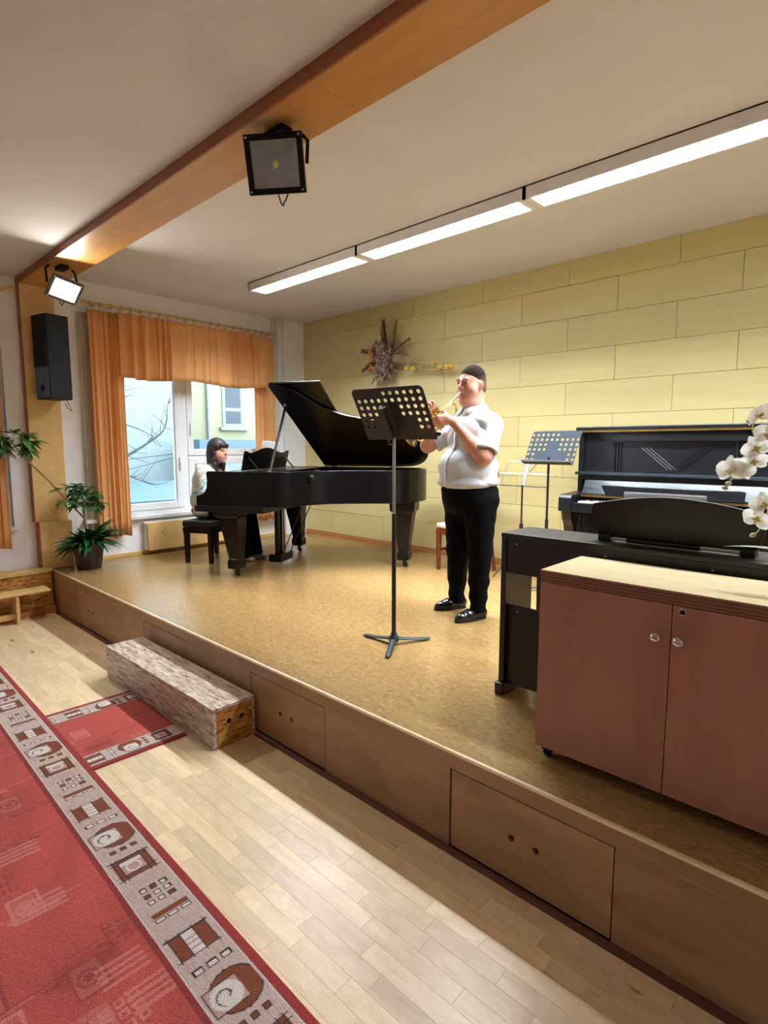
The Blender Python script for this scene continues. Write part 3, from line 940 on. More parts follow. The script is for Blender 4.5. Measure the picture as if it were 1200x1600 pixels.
# ================================================================== LEFT CORNER: OSB ledge and little bench
ob = thing('wall_ledge', 'OSB ledge box with a pale board on top along the window wall', 'ledge', (-6.17, 1.1, 0))
MB().box(-.095, .085, -1.6, .615, .395, .432).build('top_board', 'pine', ob, bev=.004)
MB().box(-.09, .07, -1.6, .612, .12, .394).build('front_board', 'osb_warm', ob)
MB().box(-.09, .10, -1.6, .612, .06, .12).build('lower_rail', 'osb_warm', ob)
MB().box(-.09, .15, -1.6, .612, 0.001, .06).build('floor_rail', 'skirt', ob)
bn = thing('small_bench', 'low pale wooden bench in front of the OSB ledge', 'bench', (-5.92, 1.1, 0))
MB().box(-.10, .09, -.85, .52, .262, .292).build('seat_board', 'pine', bn, bev=.012, seg=3)
MB().box(-.075, .075, .235, .262, .001, .262).build('leg', 'pine', bn, bev=.002)
MB().box(-.075, .075, -.62, -.593, .001, .262).build('leg', 'pine', bn, bev=.002)
MB().box(-.02, .02, -.593, .235, .04, .09).build('stretcher', 'pine', bn, bev=.002)

# ================================================================== STEP
st = thing('step_block', 'speckled OSB step block standing on the floor against the stage', 'step', (-3.325, 1.572, 0), R(.25))
L2, W2, H2 = .715, .129, .229
MB().box(-L2, L2, -W2, W2, H2 - .018, H2).build('top_board', 'osb', st, bev=.0015)
MB().box(-L2, L2, -W2, -W2 + .018, .0005, H2 - .0185).build('front_board', 'osb', st, bev=.0015)
MB().box(-L2, L2, W2 - .018, W2, .0005, H2 - .0185).build('back_board', 'osb', st)
m4 = Matrix(((0, 0, 1, L2 - .02), (1, 0, 0, 0), (0, 1, 0, 0), (0, 0, 0, 1)))
for sgn in (1, -1):
    m4 = Matrix(((0, 0, 1, L2 - .0185 if sgn > 0 else -L2 + .0005), (1, 0, 0, 0), (0, 1, 0, 0), (0, 0, 0, 1)))
    plate('end_board', [(-W2 + .0185, .0005), (W2 - .0185, .0005), (W2 - .0185, H2 - .0185), (-W2 + .0185, H2 - .0185)], [(-.033, .135, .0165), (.048, .135, .0165)], .018, 'osb_warm', st, m4)

# ================================================================== CARPETS (woven pattern as a colour attribute on the pile mesh)
MT['carpet'] = attr_mat('woven_carpet', 'Col', .97, sheen=.1, bmp=1., bscale=260, spec=.1)
K = {k: np.array(lin(v)) for k, v in dict(cream=(206, 184, 172), pink=(196, 158, 148), light=(228, 218, 210), brown=(132, 72, 46), line=(58, 46, 46),
     red=(190, 84, 74), dred=(142, 54, 50), lred=(216, 132, 122), edge=(160, 60, 56)).items()}

def paint(C, m, k, a=1.):
    C[m] = C[m] * (1 - a) + K[k] * a

def rect(q, c, q0, q1, c0, c1):
    return (q > q0) & (q < q1) & (c > c0) & (c < c1)

def border_motifs(C, p, c, S=1.):
    """p: position along the border (m, period .975*S), c: position across, centred"""
    P = .975 * S
    def loc(pc):
        return ((p - pc * S + P / 2) % P - P / 2) / S
    cc = c / S
    inb = np.abs(cc) < .084
    w = .0042
    # plaid square
    q = loc(0.)
    paint(C, inb & rect(q, cc, -.055, .055, -.065, .065), 'brown')
    paint(C, inb & rect(q, cc, -.055, .055, -.022, .026), 'light')
    for k in range(3):
        paint(C, inb & rect(q, cc, -.03 + k * .022, -.03 + k * .022 + .008, -.02, .024), 'pink')
    for s in (-.056, .052):
        paint(C, inb & rect(q, cc, s, s + w, -.075, .078), 'line')
    for s in (-.066, -.024, .024, .062):
        paint(C, inb & rect(q, cc, -.066, .066, s, s + w), 'line')
    # bar with dashes
    q = loc(.178)
    paint(C, inb & rect(q, cc, -.004, .02, -.07, .06), 'brown')
    for k in range(3):
        c0 = -.07 + k * .047
        paint(C, inb & rect(q, cc, -.03, -.01, c0, c0 + .036), 'line'); paint(C, inb & rect(q, cc, -.026, -.014, c0 + .004, c0 + .032), 'light')
    # 3 x 3 little squares
    q = loc(.296)
    for i in range(3):
        for j in range(3):
            q0, c0 = -.056 + i * .038, -.058 + j * .038
            paint(C, inb & rect(q, cc, q0, q0 + .026, c0, c0 + .026), 'line')
            paint(C, inb & rect(q, cc, q0 + .004, q0 + .021, c0 + .005, c0 + .022), 'brown' if (i + j) % 3 == 0 else 'light')
    # hatch
    q = loc(.385)
    for k in range(4):
        paint(C, inb & rect(q, cc, -.02 + k * .011, -.015 + k * .011, -.07, .05), 'pink')
    # framed rectangle with ring
    q = loc(.49)
    paint(C, inb & rect(q, cc, -.062, .062, -.066, .066), 'brown')
    paint(C, inb & rect(q, cc, -.04, .044, -.044, .046), 'pink')
    paint(C, inb & rect(q, cc, .02, .044, -.044, .046), 'light')
    rr = np.hypot(q + .004, cc - .002)
    paint(C, inb & (rr < .030), 'light'); paint(C, inb & (rr < .022), 'pink')
    for s in (-.064, -.042, .042, .060):
        paint(C, inb & rect(q, cc, s, s + w, -.078, .078), 'line'); paint(C, inb & rect(q, cc, -.075, .075, s, s + w), 'line')
    # three small squares
    q = loc(.612)
    for j in range(3):
        c0 = -.06 + j * .042
        paint(C, inb & rect(q, cc, -.012, .014, c0, c0 + .024), 'line'); paint(C, inb & rect(q, cc, -.007, .009, c0 + .004, c0 + .02), 'brown')
    # spiral disc
    q = loc(.725)
    rr = np.hypot(q, cc + .012); an = np.arctan2(cc + .012, q)
    paint(C, inb & (rr < .082), 'line'); paint(C, inb & (rr < .077), 'brown')
    box = rect(q, cc, -.05, .05, -.03, .078)
    paint(C, inb & box, 'pink')
    r2 = np.hypot(q, cc - .02); an = np.arctan2(cc - .02, q)
    paint(C, inb & box & (r2 < .05), 'light')
    sp_ = np.abs((r2 - .0065 * (an + math.pi) / 1.1) % .041 - .004) < .0028
    paint(C, inb & (r2 < .036) & sp_, 'line')
    for s in (-.052, .048):
        paint(C, inb & rect(q, cc, s, s + w, -.035, .08), 'line')
    paint(C, inb & rect(q, cc, -.052, .05, .076, .08), 'line')
    # dashes
    q = loc(.855)
    for j in range(3):
        c0 = -.07 + j * .048
        paint(C, inb & rect(q, cc, -.013, .013, c0, c0 + .036), 'line'); paint(C, inb & rect(q, cc, -.008, .008, c0 + .005, c0 + .031), 'light')

def field_motifs(C, X, Y, msk, x0, x1, y0, y1, n, seed, S=1.):
    rg = np.random.default_rng(seed)
    for i in range(n):
        a, b = rg.uniform(x0, x1), rg.uniform(y0, y1)
        kind = rg.integers(0, 5); dk = rg.random() < .35
        col, al = ('dred', .7) if dk else ('lred', .8)
        x, y = (X - a) / S, (Y - b) / S
        near = msk & (np.abs(x) < .2) & (np.abs(y) < .2)
        if kind == 0:
            paint(C, near & rect(x, y, -.07, .07, -.05, .05), 'lred', .25)
            paint(C, near & rect(x, y, -.07, .07, -.05, .05) & ~rect(x, y, -.06, .06, -.04, .04), col, al)
            rr = np.hypot(x, y); paint(C, near & (rr < .035) & (rr > .024), col, al); paint(C, near & (rr < .016), col, al)
        elif kind == 1:
            for u_ in range(3):
                for v_ in range(3):
                    r_ = rect(x, y, -.06 + u_ * .042, -.032 + u_ * .042, -.06 + v_ * .042, -.032 + v_ * .042)
                    i_ = rect(x, y, -.055 + u_ * .042, -.038 + u_ * .042, -.055 + v_ * .042, -.038 + v_ * .042)
                    paint(C, near & r_ & ~i_, col, al)
        elif kind == 2:
            for u_ in range(4):
                paint(C, near & rect(x, y, -.05 + u_ * .026, -.037 + u_ * .026, -.07, .07), col, al * .8)
        elif kind == 3:
            paint(C, near & rect(x, y, -.05, .05, -.09, .09), col, al * .45)
            paint(C, near & rect(x, y, -.022, .022, -.09, .09), col, al * .5)
            for u_ in range(3):
                paint(C, near & rect(x, y, -.02 + u_ * .016, -.013 + u_ * .016, -.03, .03), 'dred', .6)
        else:
            paint(C, near & rect(x, y, -.004, .004, -.19, .19), col, al * .6)
            for u_ in range(3):
                paint(C, near & rect(x, y, .015, .035, -.1 + u_ * .06, -.06 + u_ * .06), col, al * .8)

def carpet(name, label, loc, rz, xs, ts, fn, thick=.011):
    X, T = np.meshgrid(xs, ts, indexing='ij')
    Z = np.full_like(X, thick)
    C = fn(X, T)
    Z += RNG.normal(0, .0004, Z.shape)
    nx, nt_ = X.shape
    V = np.stack([X, -T, Z], -1).reshape(-1, 3)
    I = np.arange(nx * nt_).reshape(nx, nt_)
    Q = np.stack([I[:-1, :-1], I[:-1, 1:], I[1:, 1:], I[1:, :-1]], -1).reshape(-1, 4)
    ring = np.concatenate([I[:, 0], I[-1, 1:], I[-2::-1, -1], I[0, -2:0:-1]])
    nb = len(V)
    VB = V[ring].copy(); VB[:, 2] = .0005
    jn = np.arange(len(ring)); kn = (jn + 1) % len(ring)
    Q2 = np.stack([ring[jn], ring[kn], nb + kn, nb + jn], 1)
    V = np.concatenate([V, VB]); Q = np.concatenate([Q[:, ::-1], Q2[:, ::-1]])
    CC = np.concatenate([C.reshape(-1, 3), C.reshape(-1, 3)[ring]])
    me = bpy.data.meshes.new(name)
    me.vertices.add(len(V)); me.vertices.foreach_set('co', V.astype(np.float32).ravel())
    me.loops.add(len(Q) * 4); me.loops.foreach_set('vertex_index', Q.astype(np.int32).ravel())
    me.polygons.add(len(Q)); me.polygons.foreach_set('loop_start', np.arange(0, len(Q) * 4, 4, dtype=np.int32))
    me.update(calc_edges=True); me.validate()
    setcol(me, CC)
    o = link(name, me, 'carpet')
    o.location = loc; o.rotation_euler = (0, 0, rz)
    return tag(o, label, 'carpet')

def main_pattern(X, T):
    C = np.tile(K['red'], X.shape + (1,)).astype(float)
    # broad tonal patches of the weave
    blot = .5 + .5 * np.sin(X * 7.3 + 2 * np.sin(T * 9)) * np.sin(T * 11 + 1.5 * np.sin(X * 5))
    C *= (.84 + .24 * blot)[..., None]
    C *= (1 + .10 * RNG.normal(0, 1, X.shape))[..., None].clip(.7, 1.3)
    f = T > .225
    field_motifs(C, X, T, f, -2.1, 2.2, .25, .95, 165, 12)
    paint(C, T <= .228, 'dred'); paint(C, T < .212, 'light')
    b = T < .207
    paint(C, b, 'cream')
    pk = b & (np.sin(X * 45 + 6 * np.sin(T * 60)) * np.sin(T * 130) > .45)
    paint(C, pk, 'pink', .6)
    border_motifs(C, 1.401 - X, T - .12, .98)
    paint(C, T < .036, 'light'); paint(C, T < .031, 'dred'); paint(C, T < .027, 'edge')
    return C
xs = np.unique(np.round(np.concatenate([np.arange(-2.7, -1.95, .05), np.arange(-1.95, 2.2, .004), np.arange(2.2, 5., .1)]), 4))
ts = np.unique(np.round(np.concatenate([np.arange(0, .72, .004), np.arange(.72, 2.3, .05)]), 4))
carpet('carpet', 'large red carpet with a cream patterned border on the parquet', (-3, .934, 0), R(-1.066), xs, ts, main_pattern)

def runner_pattern(X, T):
    # X runs across the runner, T along it towards the audience
    C = np.tile(K['red'], X.shape + (1,)).astype(float)
    a = np.abs(X); W = .405
    field_motifs(C, X, T, a < .27, -.26, .26, .0, .56, 9, 21, .8)
    paint(C, a > W - .165, 'line'); paint(C, a > W - .16, 'cream')
    for s in (-1, 1):
        Cc = C.copy()
        border_motifs(Cc, T + (.33 if s < 0 else .95), s * (X - s * (W - .098)), .72)
        m = (s * X > W - .155) & (s * X < W - .03)
        C[m] = Cc[m]
    paint(C, a > W - .03, 'line'); paint(C, a > W - .025, 'edge')
    return C
carpet('carpet_runner', 'short red carpet runner leading to the OSB step', (-3.275, 1.437, 0), R(-1.5), np.arange(-.405, .4051, .004), np.arange(0, .505, .004), runner_pattern, .009)

# ================================================================== GRAND PIANO
def catmull(pts, n=8):
    P = [np.array(p, float) for p in pts]
    P = [2 * P[0] - P[1]] + P + [2 * P[-1] - P[-2]]
    out = []
    for i in range(1, len(P) - 2):
        for k in range(n):
            t = k / n
            out.append(tuple(.5 * ((2 * P[i]) + (-P[i - 1] + P[i + 1]) * t + (2 * P[i - 1] - 5 * P[i] + 4 * P[i + 1] - P[i + 2]) * t * t + (-P[i - 1] + 3 * P[i] - 3 * P[i + 1] + P[i + 2]) * t ** 3)))
    out.append(tuple(P[-2]))
    return out
GA = R(26.57)
gp = thing('grand_piano', 'black grand piano with raised lid on the stage', 'piano', (-4.85, 3.41, ZS), GA)
curve = catmull([(.40, -.735), (.53, -.66), (.68, -.42), (.85, -.27), (1.05, -.185), (1.28, -.11), (1.44, .0), (1.545, .17), (1.575, .38), (1.51, .58), (1.38, .70), (1.2, .735)], 7)
outer = [(-.05, -.735)] + curve + [(-.05, .735)]
def offset(pl, d):
    out = []
    for i, p in enumerate(pl):
        a = np.array(pl[max(i - 1, 0)]); b = np.array(pl[min(i + 1, len(pl) - 1)])
        t = b - a; t /= np.linalg.norm(t)
        out.append((p[0] - t[1] * d, p[1] + t[0] * d))
    return out
inner = offset(outer, .045)
rim = MB(); n = len(outer)
vs = [(x, y, z) for z in (.665, .98) for pl in (outer, inner) for (x, y) in pl]
fs = []
for i in range(n - 1):
    fs += [(i, i + 1, 2 * n + i + 1, 2 * n + i), (n + i + 1, n + i, 3 * n + i, 3 * n + i + 1), (2 * n + i, 2 * n + i + 1, 3 * n + i + 1, 3 * n + i), (i + 1, i, n + i, n + i + 1)]
fs += [(0, 2 * n, 3 * n, n), (n - 1, 2 * n - 1, 4 * n - 1, 3 * n - 1)]
rim.add(vs, fs).build('rim', 'black_gloss', gp, bev=.003, smooth=40)
MB().prism(inner, .672, .69).build('soundboard', 'pine', gp)
MB().prism(offset(outer, .07), .86, .87).build('iron_plate', 'gold_plate', gp)
prof = [(-.355, .665), (-.355, .745), (-.345, .755), (-.30, .765), (-.262, .79), (-.243, .83), (-.237, .90), (-.243, .965), (-.232, .98), (-.049, .98), (-.049, .665)]
for s in (-1, 1):
    MB().prism(prof, s * .735 - (.055 if s > 0 else 0), s * .735 + (.055 if s < 0 else 0), 'y').build('cheek', 'black_gloss', gp, bev=.004)
MB().box(-.37, .34, -.745, .745, .607, .664).build('key_bed', 'black_satin', gp, bev=.004)
MB().box(-.345, -.325, -.68, .68, .664, .715).build('key_slip', 'black_gloss', gp, bev=.003)
kb = MB()
for k in range(52):
    kb.box(-.315, -.165, -.61 + k * .02346, -.61 + k * .02346 + .0225, .70, .735)
kbo = kb.build('keyboard', 'ivory', gp)
kk = MB()
for k in range(51):
    if k % 7 not in (1, 4):
        kk.box(-.265, -.165, -.61 + (k + 1) * .02346 - .0055, -.61 + (k + 1) * .02346 + .0055, .735, .747)
kk.build('black_keys', 'black_gloss', kbo)
MB().box(-.165, -.135, -.68, .68, .69, .93).build('fallboard', 'black_gloss', gp, bev=.004)
MB().box(-.17, .33, -.685, .685, .955, .975).build('music_shelf', 'black_gloss', gp, bev=.003)
# music desk: scalloped board, leaning back
dk = [(-.50, .98), (.40, .98), (.415, 1.155), (.40, 1.17), (.375, 1.165), (.30, 1.145), (.2, 1.15), (.1, 1.175), (0, 1.195), (-.09, 1.2), (-.18, 1.19), (-.28, 1.165), (-.38, 1.145), (-.455, 1.165), (-.49, 1.17), (-.505, 1.155)]
m4 = Matrix.Translation((-.01, 0, .98)) @ Matrix.Rotation(R(12), 4, 'Y') @ Matrix.Translation((0, 0, -.98))
MB().prism(dk, -.008, .008, 'x', m4).build('music_desk', 'black_gloss', gp, bev=.003)
for v_ in (-.42, .33):
    MB().tube([(.02, v_, 1.10), (.13, v_, .978)], .008, 6).build('desk_strut', 'black_satin', gp)
# lid on the raised hinge line
TH = R(30.3)
ml = Matrix.Translation((0, .745, .986)) @ Matrix.Rotation(-TH, 4, 'X') @ Matrix.Translation((0, -.745, 0))
lid = [(.315, .755), (.315, -.765)] + [(p[0] + .010, p[1] - .018 + .035 * max(0., min(1., (p[1] + .1) / .8))) for p in curve]
MB().prism(lid, .0, .02, 'z', ml).build('lid', 'black_gloss', gp, bev=.004, smooth=40)
MB().prism([(.315, .745), (.315, -.765), (.815, -.765), (.815, .745)], .023, .043, 'z', ml).build('lid_flap', 'black_gloss', gp, bev=.004)
MB().tube([(.394, -.705, .975), (.365, -.31, 1.585)], .0125, 8).build('prop_stick', 'black_satin', gp, smooth=50)
MB().box(.375, .413, -.72, -.69, .975, .992).build('prop_socket', 'metal', gp, bev=.002)
MB().tube([(.355, -.315, 1.592), (.375, -.315, 1.592)], .015, 8).build('prop_cup', 'metal', gp)
for u_ in (.43, 1.12):
    MB().box(u_ - .04, u_ + .04, .738, .762, .955, .99).build('lid_hinge', 'metal', gp, bev=.002)
MB().box(.66, .70, -.33, -.30, .975, .987).build('lid_rest', 'old_brass', gp, bev=.002)
kn = Matrix.Translation((.668, -.452, .915)) @ Matrix.Rotation(R(-33), 4, 'Z') @ Matrix.Rotation(R(90), 4, 'X')
MB().lathe([(.036, -.02), (.036, .006), (.026, .010), (.022, .016), (0.001, .02)], 20, kn).build('lock_knob', 'black_satin', gp, smooth=40)
def square_loft(prof, cx, cy, skew=0):
    mb = MB(); vs = []; fs = []
    for (wx, wy, z, ox) in prof:
        vs += [(cx + ox - wx, cy - wy, z), (cx + ox + wx, cy - wy, z), (cx + ox + wx, cy + wy, z), (cx + ox - wx, cy + wy, z)]
    for i in range(len(prof) - 1):
        for k in range(4):
            a, b = 4 * i + k, 4 * i + (k + 1) % 4
            fs.append((a, b, b + 4, a + 4))
    fs += [(3, 2, 1, 0), tuple(4 * (len(prof) - 1) + k for k in range(4))]
    return mb.add(vs, fs)
for j, (u_, v_) in enumerate(((.005, -.655), (.02, .655), (1.40, .19))):
    b = 1 if j < 2 else 0
    top = .607 if j < 2 else .664
    prof = [(.052, .052, .165, 0), (.075, .07, .36, -.015 * b), (.092, .08, .50, -.03 * b), (.10, .085, .555, -.04 * b), (.125, .10, .575, -.05 * b), (.13, .105, top, -.05 * b)]
    lg = square_loft(prof, u_, v_).build('leg', 'black_gloss', gp, bev=.004)
    square_loft([(.052, .052, .075, 0), (.062, .062, .082, 0), (.062, .062, .15, 0), (.052, .052, .168, 0)], u_, v_).build('foot_block', 'black_gloss', lg, bev=.003)
    cs = MB(); cs.lathe([(.0235, -.009), (.0255, -.004), (.0255, .004), (.0235, .009)], 16, Matrix.Translation((u_ + .012, v_, .0262)) @ Matrix.Rotation(R(90), 4, 'X'))
    cs.box(u_ - .012, u_ + .018, v_ - .016, v_ - .011, .02, .076); cs.box(u_ - .012, u_ + .018, v_ + .011, v_ + .016, .02, .076)
    cs.build('caster', 'iron', lg, smooth=40)
ly = MB()
for v_ in (-.055, .055):
    ly.box(.095, .135, v_ - .022, v_ + .022, .10, .607)
lyo = ly.build('lyre', 'black_gloss', gp, bev=.004)
MB().box(.055, .195, -.14, .14, .035, .115).build('pedal_box', 'black_gloss', lyo, bev=.006)
for v_ in (-.055, 0, .055):
    MB().tube([(.06, v_, .055), (-.02, v_, .05), (-.055, v_, .042)], [.009, .012, .014], 8, flat=.4).build('pedal', 'old_brass', lyo, smooth=50)
for v_ in (-.03, .03):
    MB().tube([(.165, v_, .11), (.165, v_, .607)], .004, 6).build('pedal_rod', 'metal', lyo)
for v_ in (-.09, .09):
    MB().tube([(.18, v_, .09), (.42, v_ * 1.2, .607)], .005, 6).build('brace_rod', 'black_satin', lyo)

sm = thing('sheet_music', 'open white sheet music on the grand piano desk', 'sheet music', (-4.85, 3.41, ZS), GA)
for a, b, dz in ((-.15, .045, .0), (.05, .225, -.008)):
    MB().box(-.026, -.0215, a, b, 1.005, 1.262 + dz, mat=m4).build('page', 'paper', sm)

# ---- bench
pb = thing('piano_bench', 'black piano bench under the seated pianist', 'bench', (-5.475, 3.12, ZS), GA)
MB().box(-.175, .175, -.30, .30, .375, .445).build('cushion', 'black_vinyl', pb, bev=.018, seg=3)
MB().box(-.17, .17, -.295, .295, .315, .374).build('apron', 'black_gloss', pb, bev=.003)
for sx in (-1, 1):
    for sy in (-1, 1):
        square_loft([(.019, .019, 0.0005, 0), (.024, .024, .30, 0), (.024, .024, .32, 0)], sx * .142, sy * .265).build('leg', 'black_gloss', pb, bev=.002)

# ================================================================== UPRIGHT PIANO
up = thing('upright_piano', 'tall black upright piano against the panelled wall', 'piano', (-1.325, 4.60, ZS))
for s in (-1, 1):
    sd = MB(); x0, x1 = (-.745, -.705) if s < 0 else (.705, .745)
    sd.box(x0, x1, -.02, .335, .0005, 1.335)
    so = sd.build('side_panel', 'black_up', up, bev=.003)
    ax0, ax1 = (-.76, -.655) if s < 0 else (.655, .76)
    MB().prism([(-.335, .69), (-.335, .80), (-.315, .822), (-.02, .835), (-.02, .69)], ax0, ax1, 'x').build('key_arm', 'black_up', so, bev=.006)
    MB().prism([(-.30, .69), (-.285, .62), (-.255, .57), (-.235, .5), (-.235, .12), (-.255, .07), (-.275, .0005), (-.175, .0005), (-.18, .07), (-.19, .5), (-.14, .64), (-.02, .67), (-.02, .69)], ax0 + .012, ax1 - .012, 'x').build('console_leg', 'black_up', so, bev=.004)
MB().box(-.765, .765, -.05, .335, 1.338, 1.368).build('lid', 'black_up', up, bev=.006)
MB().box(-.76, .76, -.054, -.048, 1.322, 1.337).build('lid_strip', 'old_brass', up)
for x in (-.66, -.36, -.06, .24, .54):
    MB().box(x - .035, x + .035, -.058, -.05, 1.325, 1.337).build('lid_hinge', 'old_brass', up)
MB().box(-.705, .705, 0, .02, 1.0, 1.335).build('upper_panel', 'black_up', up)
MB().box(-.47, .47, -.03, .0, 1.245, 1.31).build('panel_header', 'black_up', up, bev=.006)
MB().box(-.475, .475, -.034, .0, 1.238, 1.246).build('header_moulding', 'black_gloss', up)
for s in (-1, 1):
    for k in range(3):
        MB().box(s * .43 + (k - 1) * .024 - .009, s * .43 + (k - 1) * .024 + .009, -.012, 0, 1.005, 1.238).build('pilaster_strip', 'black_up', up, bev=.004)
for s in (-1, 1):
    for k in range(3):
        a = Vector((s * (.22 + .03 * k), -.004, 1.225)); b = Vector((s * (-.012 + .03 * k), -.004, 1.03))
        MB().tube([a, b], .0022, 5).build('carved_line', 'black_up', up)
MB().box(-.735, .735, -.105, .0, .978, 1.0).build('music_ledge', 'fallboard', up, bev=.004)
MB().box(-.70, .70, -.06, .0, .94, .978).build('ledge_support', 'black_up', up)
fb = Matrix.Translation((0, -.065, .945)) @ Matrix.Rotation(R(-29), 4, 'X')
MB().box(-.655, .655, -.006, .006, -.14, .0, mat=fb).build('fallboard', 'fallboard', up, bev=.003)
MB().box(-.655, .655, -.15, -.135, .80, .82).build('hinge_strip', 'old_brass', up, bev=.002)
MB().prism([(-.44, .83), (.50, .83), (.505, .90), (.48, .905), (.2, .90), (-.2, .9), (-.46, .905), (-.475, .90)], -.19, -.165, 'y').build('folding_music_rest', 'black_up', up, bev=.004)
MB().box(-.05, .10, -.195, -.19, .845, .865).build('name_plate', 'chair_wood', up)
MB().box(-.66, .66, -.31, -.02, .69, .735).build('key_bed', 'black_up', up)
MB().box(-.655, .655, -.325, -.305, .69, .765).build('key_slip', 'black_up', up, bev=.004)
wk = MB().box(0, .0222, -.15, 0, 0, .022).mesh('white_key'); wk.materials.append(MT['ivory'])
bk = MB().prism([(-.095, 0), (0, 0), (0, .012), (-.085, .012)], -.0055, .0055, 'x').mesh('black_key'); bk.materials.append(MT['black_gloss'])
for k in range(52):
    o = bpy.data.objects.new('white_key', wk); COL.objects.link(o); o.parent = up; o.location = (-.61 + k * .02346, -.152, .753)
    if k < 51 and k % 7 not in (1, 4):
        o = bpy.data.objects.new('black_key', bk); COL.objects.link(o); o.parent = up; o.location = (-.61 + (k + 1) * .02346 - .0006, -.152, .775)
MB().box(-.705, .705, -.01, .01, .1, .69).build('lower_panel', 'black_up', up)
MB().box(-.705, .705, .0, .3, .0005, .1).build('bottom_board', 'black_up', up)
MB().box(-.74, .74, .31, .34, .02, 1.33).build('back_board', 'black_up', up)

# ================================================================== DIGITAL PIANO (seen from behind)
dp = thing('digital_piano', 'black console digital piano seen from behind, beside the cabinet', 'piano', (-.72, 2.465, ZS))
for s in (-1, 1):
    x0, x1 = (-.70, -.672) if s < 0 else (.672, .70)
    so = MB().box(x0, x1, -.135, .12, .06, .775).build('side_panel', 'digital', dp, bev=.002)
    MB().box(x0 - .008, x1 + .012, -.16, .32, .0005, .06).build('foot', 'digital', so, bev=.006)
    square_loft([(.02, .02, .06, 0), (.026, .026, .60, 0)], (x0 + x1) / 2, .27).build('front_leg', 'digital', so)
MB().box(-.70, .70, -.14, .13, .777, .80).build('top_board', 'digital', dp, bev=.003)
plate('upper_back_panel', [(-.668, .62), (.668, .62), (.668, .776), (-.668, .776)], [], .012, 'digital', dp, Matrix(((1, 0, 0, 0), (0, 0, 1, -.132), (0, 1, 0, 0), (0, 0, 0, 1))))
MB().box(-.672, .672, -.11, -.095, .05, .445).build('lower_back_panel', 'digital', dp)
for x in (-.62, -.2, .2, .62):
    for z in (.75, .42):
        MB().lathe([(.005, 0), (.004, .003)], 8, Matrix.Translation((x, -.132 if z > .5 else -.11, z)) @ Matrix.Rotation(R(90), 4, 'X')).build('screw', 'metal', dp)
MB().box(-.672, .672, -.115, .32, .605, .66).build('key_bed', 'digital', dp)
MB().box(-.672, .672, .12, .16, .66, .79).build('control_panel', 'digital', dp)
kb = MB()
for k in range(52):
    kb.box(-.61 + k * .02346, -.61 + k * .02346 + .0225, .16, .31, .66, .69)
kb.build('keyboard', 'ivory', dp)
arch = [(-.275, .0), (.315, .0), (.345, .10), (.335, .145)] + [(.335 - .635 * k / 16, .145 + .045 * math.sin(math.pi * k / 16)) for k in range(1, 16)] + [(-.30, .145), (-.31, .10)]
mr = Matrix.Translation((0, -.02, .818)) @ Matrix.Rotation(R(8), 4, 'X') @ Matrix(((1, 0, 0, 0), (0, 0, 1, 0), (0, 1, 0, 0), (0, 0, 0, 1)))
MB().prism(arch, -.006, .006, 'z', mr).build('music_rest', 'black_satin', dp, bev=.003)
for x in (-.245, .29):
    MB().box(x - .025, x + .025, -.05, .015, .80, .83).build('rest_bracket', 'black_satin', dp, bev=.003)
MB().tube([(-.22, -.035, .812), (.265, -.035, .812)], .006, 8).build('hinge_rod', 'metal', dp, smooth=50)
MB().tube([(-.15, -.036, .812), (.13, -.036, .812)], .010, 8).build('rod_sleeve', 'black_satin', dp, smooth=50)
s2 = thing('sheet_music', 'white sheet music booklet behind the digital piano rest', 'sheet music', (-.745, 2.462, ZS + .83), 0)
MB().box(-.158, .158, -.003, .001, .0, .186).build('page', 'paper', s2)
MB().box(-.157, .157, .002, .004, .001, .183).build('page', 'paper', s2)

# ================================================================== CABINET
cbn = thing('cabinet', 'birch two-door cabinet on casters, front colour tinted for red bounce light, pale birch top', 'cabinet', (-.537, 2.11, ZS))
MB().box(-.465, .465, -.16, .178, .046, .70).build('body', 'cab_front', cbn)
for k in range(7):
    z0 = .703 + k * .0058
    MB().box(-.4675 if k % 2 else -.467, .467, -.18 - (.0006 if k % 2 == 0 else 0), .18, z0, z0 + .0058).build('ply_layer', 'ply_edge_a' if k % 2 == 0 else 'ply_edge_b', cbn)
MB().box(-.467, .467, -.18, .18, .7437, .7465).build('top_veneer', 'cab_top', cbn)
for s in (-1, 1):
    x0, x1 = (-.466, -.0015) if s < 0 else (.0015, .466)
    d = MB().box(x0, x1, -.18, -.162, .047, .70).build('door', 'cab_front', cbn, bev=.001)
    x = -.041 if s < 0 else .028
    MB().lathe([(.009, 0), (.008, .012), (.014, .016), (.0175, .022), (.0175, .027), (.013, .032), (0.001, .0335)], 20, Matrix.Translation((x, -.18, .588)) @ Matrix.Rotation(R(90), 4, 'X')).build('knob', 'chrome', d, smooth=50)
    if s > 0:
        lk = MB().lathe([(.0125, 0), (.0125, .003), (.0085, .004), (.0085, .002), (0.0005, .002)], 20, Matrix.Translation((.031, -.18, .682)) @ Matrix.Rotation(R(90), 4, 'X')).build('lock', 'chrome', d, smooth=40)
        MB().lathe([(.0082, .0), (.0082, .0025), (.0005, .0026)], 16, Matrix.Translation((.031, -.1802, .682)) @ Matrix.Rotation(R(90), 4, 'X')).build('keyhole', 'speaker', d)
for x in (-.43, .43):
    for y_ in (-.14, .14):
        cs = MB().lathe([(.020, -.012), (.0225, -.008), (.0225, .008), (.020, .012)], 16, Matrix.Translation((x, y_, .0228)) @ Matrix.Rotation(R(90), 4, 'Y'))
        cs.box(x - .018, x + .018, y_ - .018, y_ + .018, .0265, .046)
        cs.build('caster', 'speaker', cbn, smooth=40)

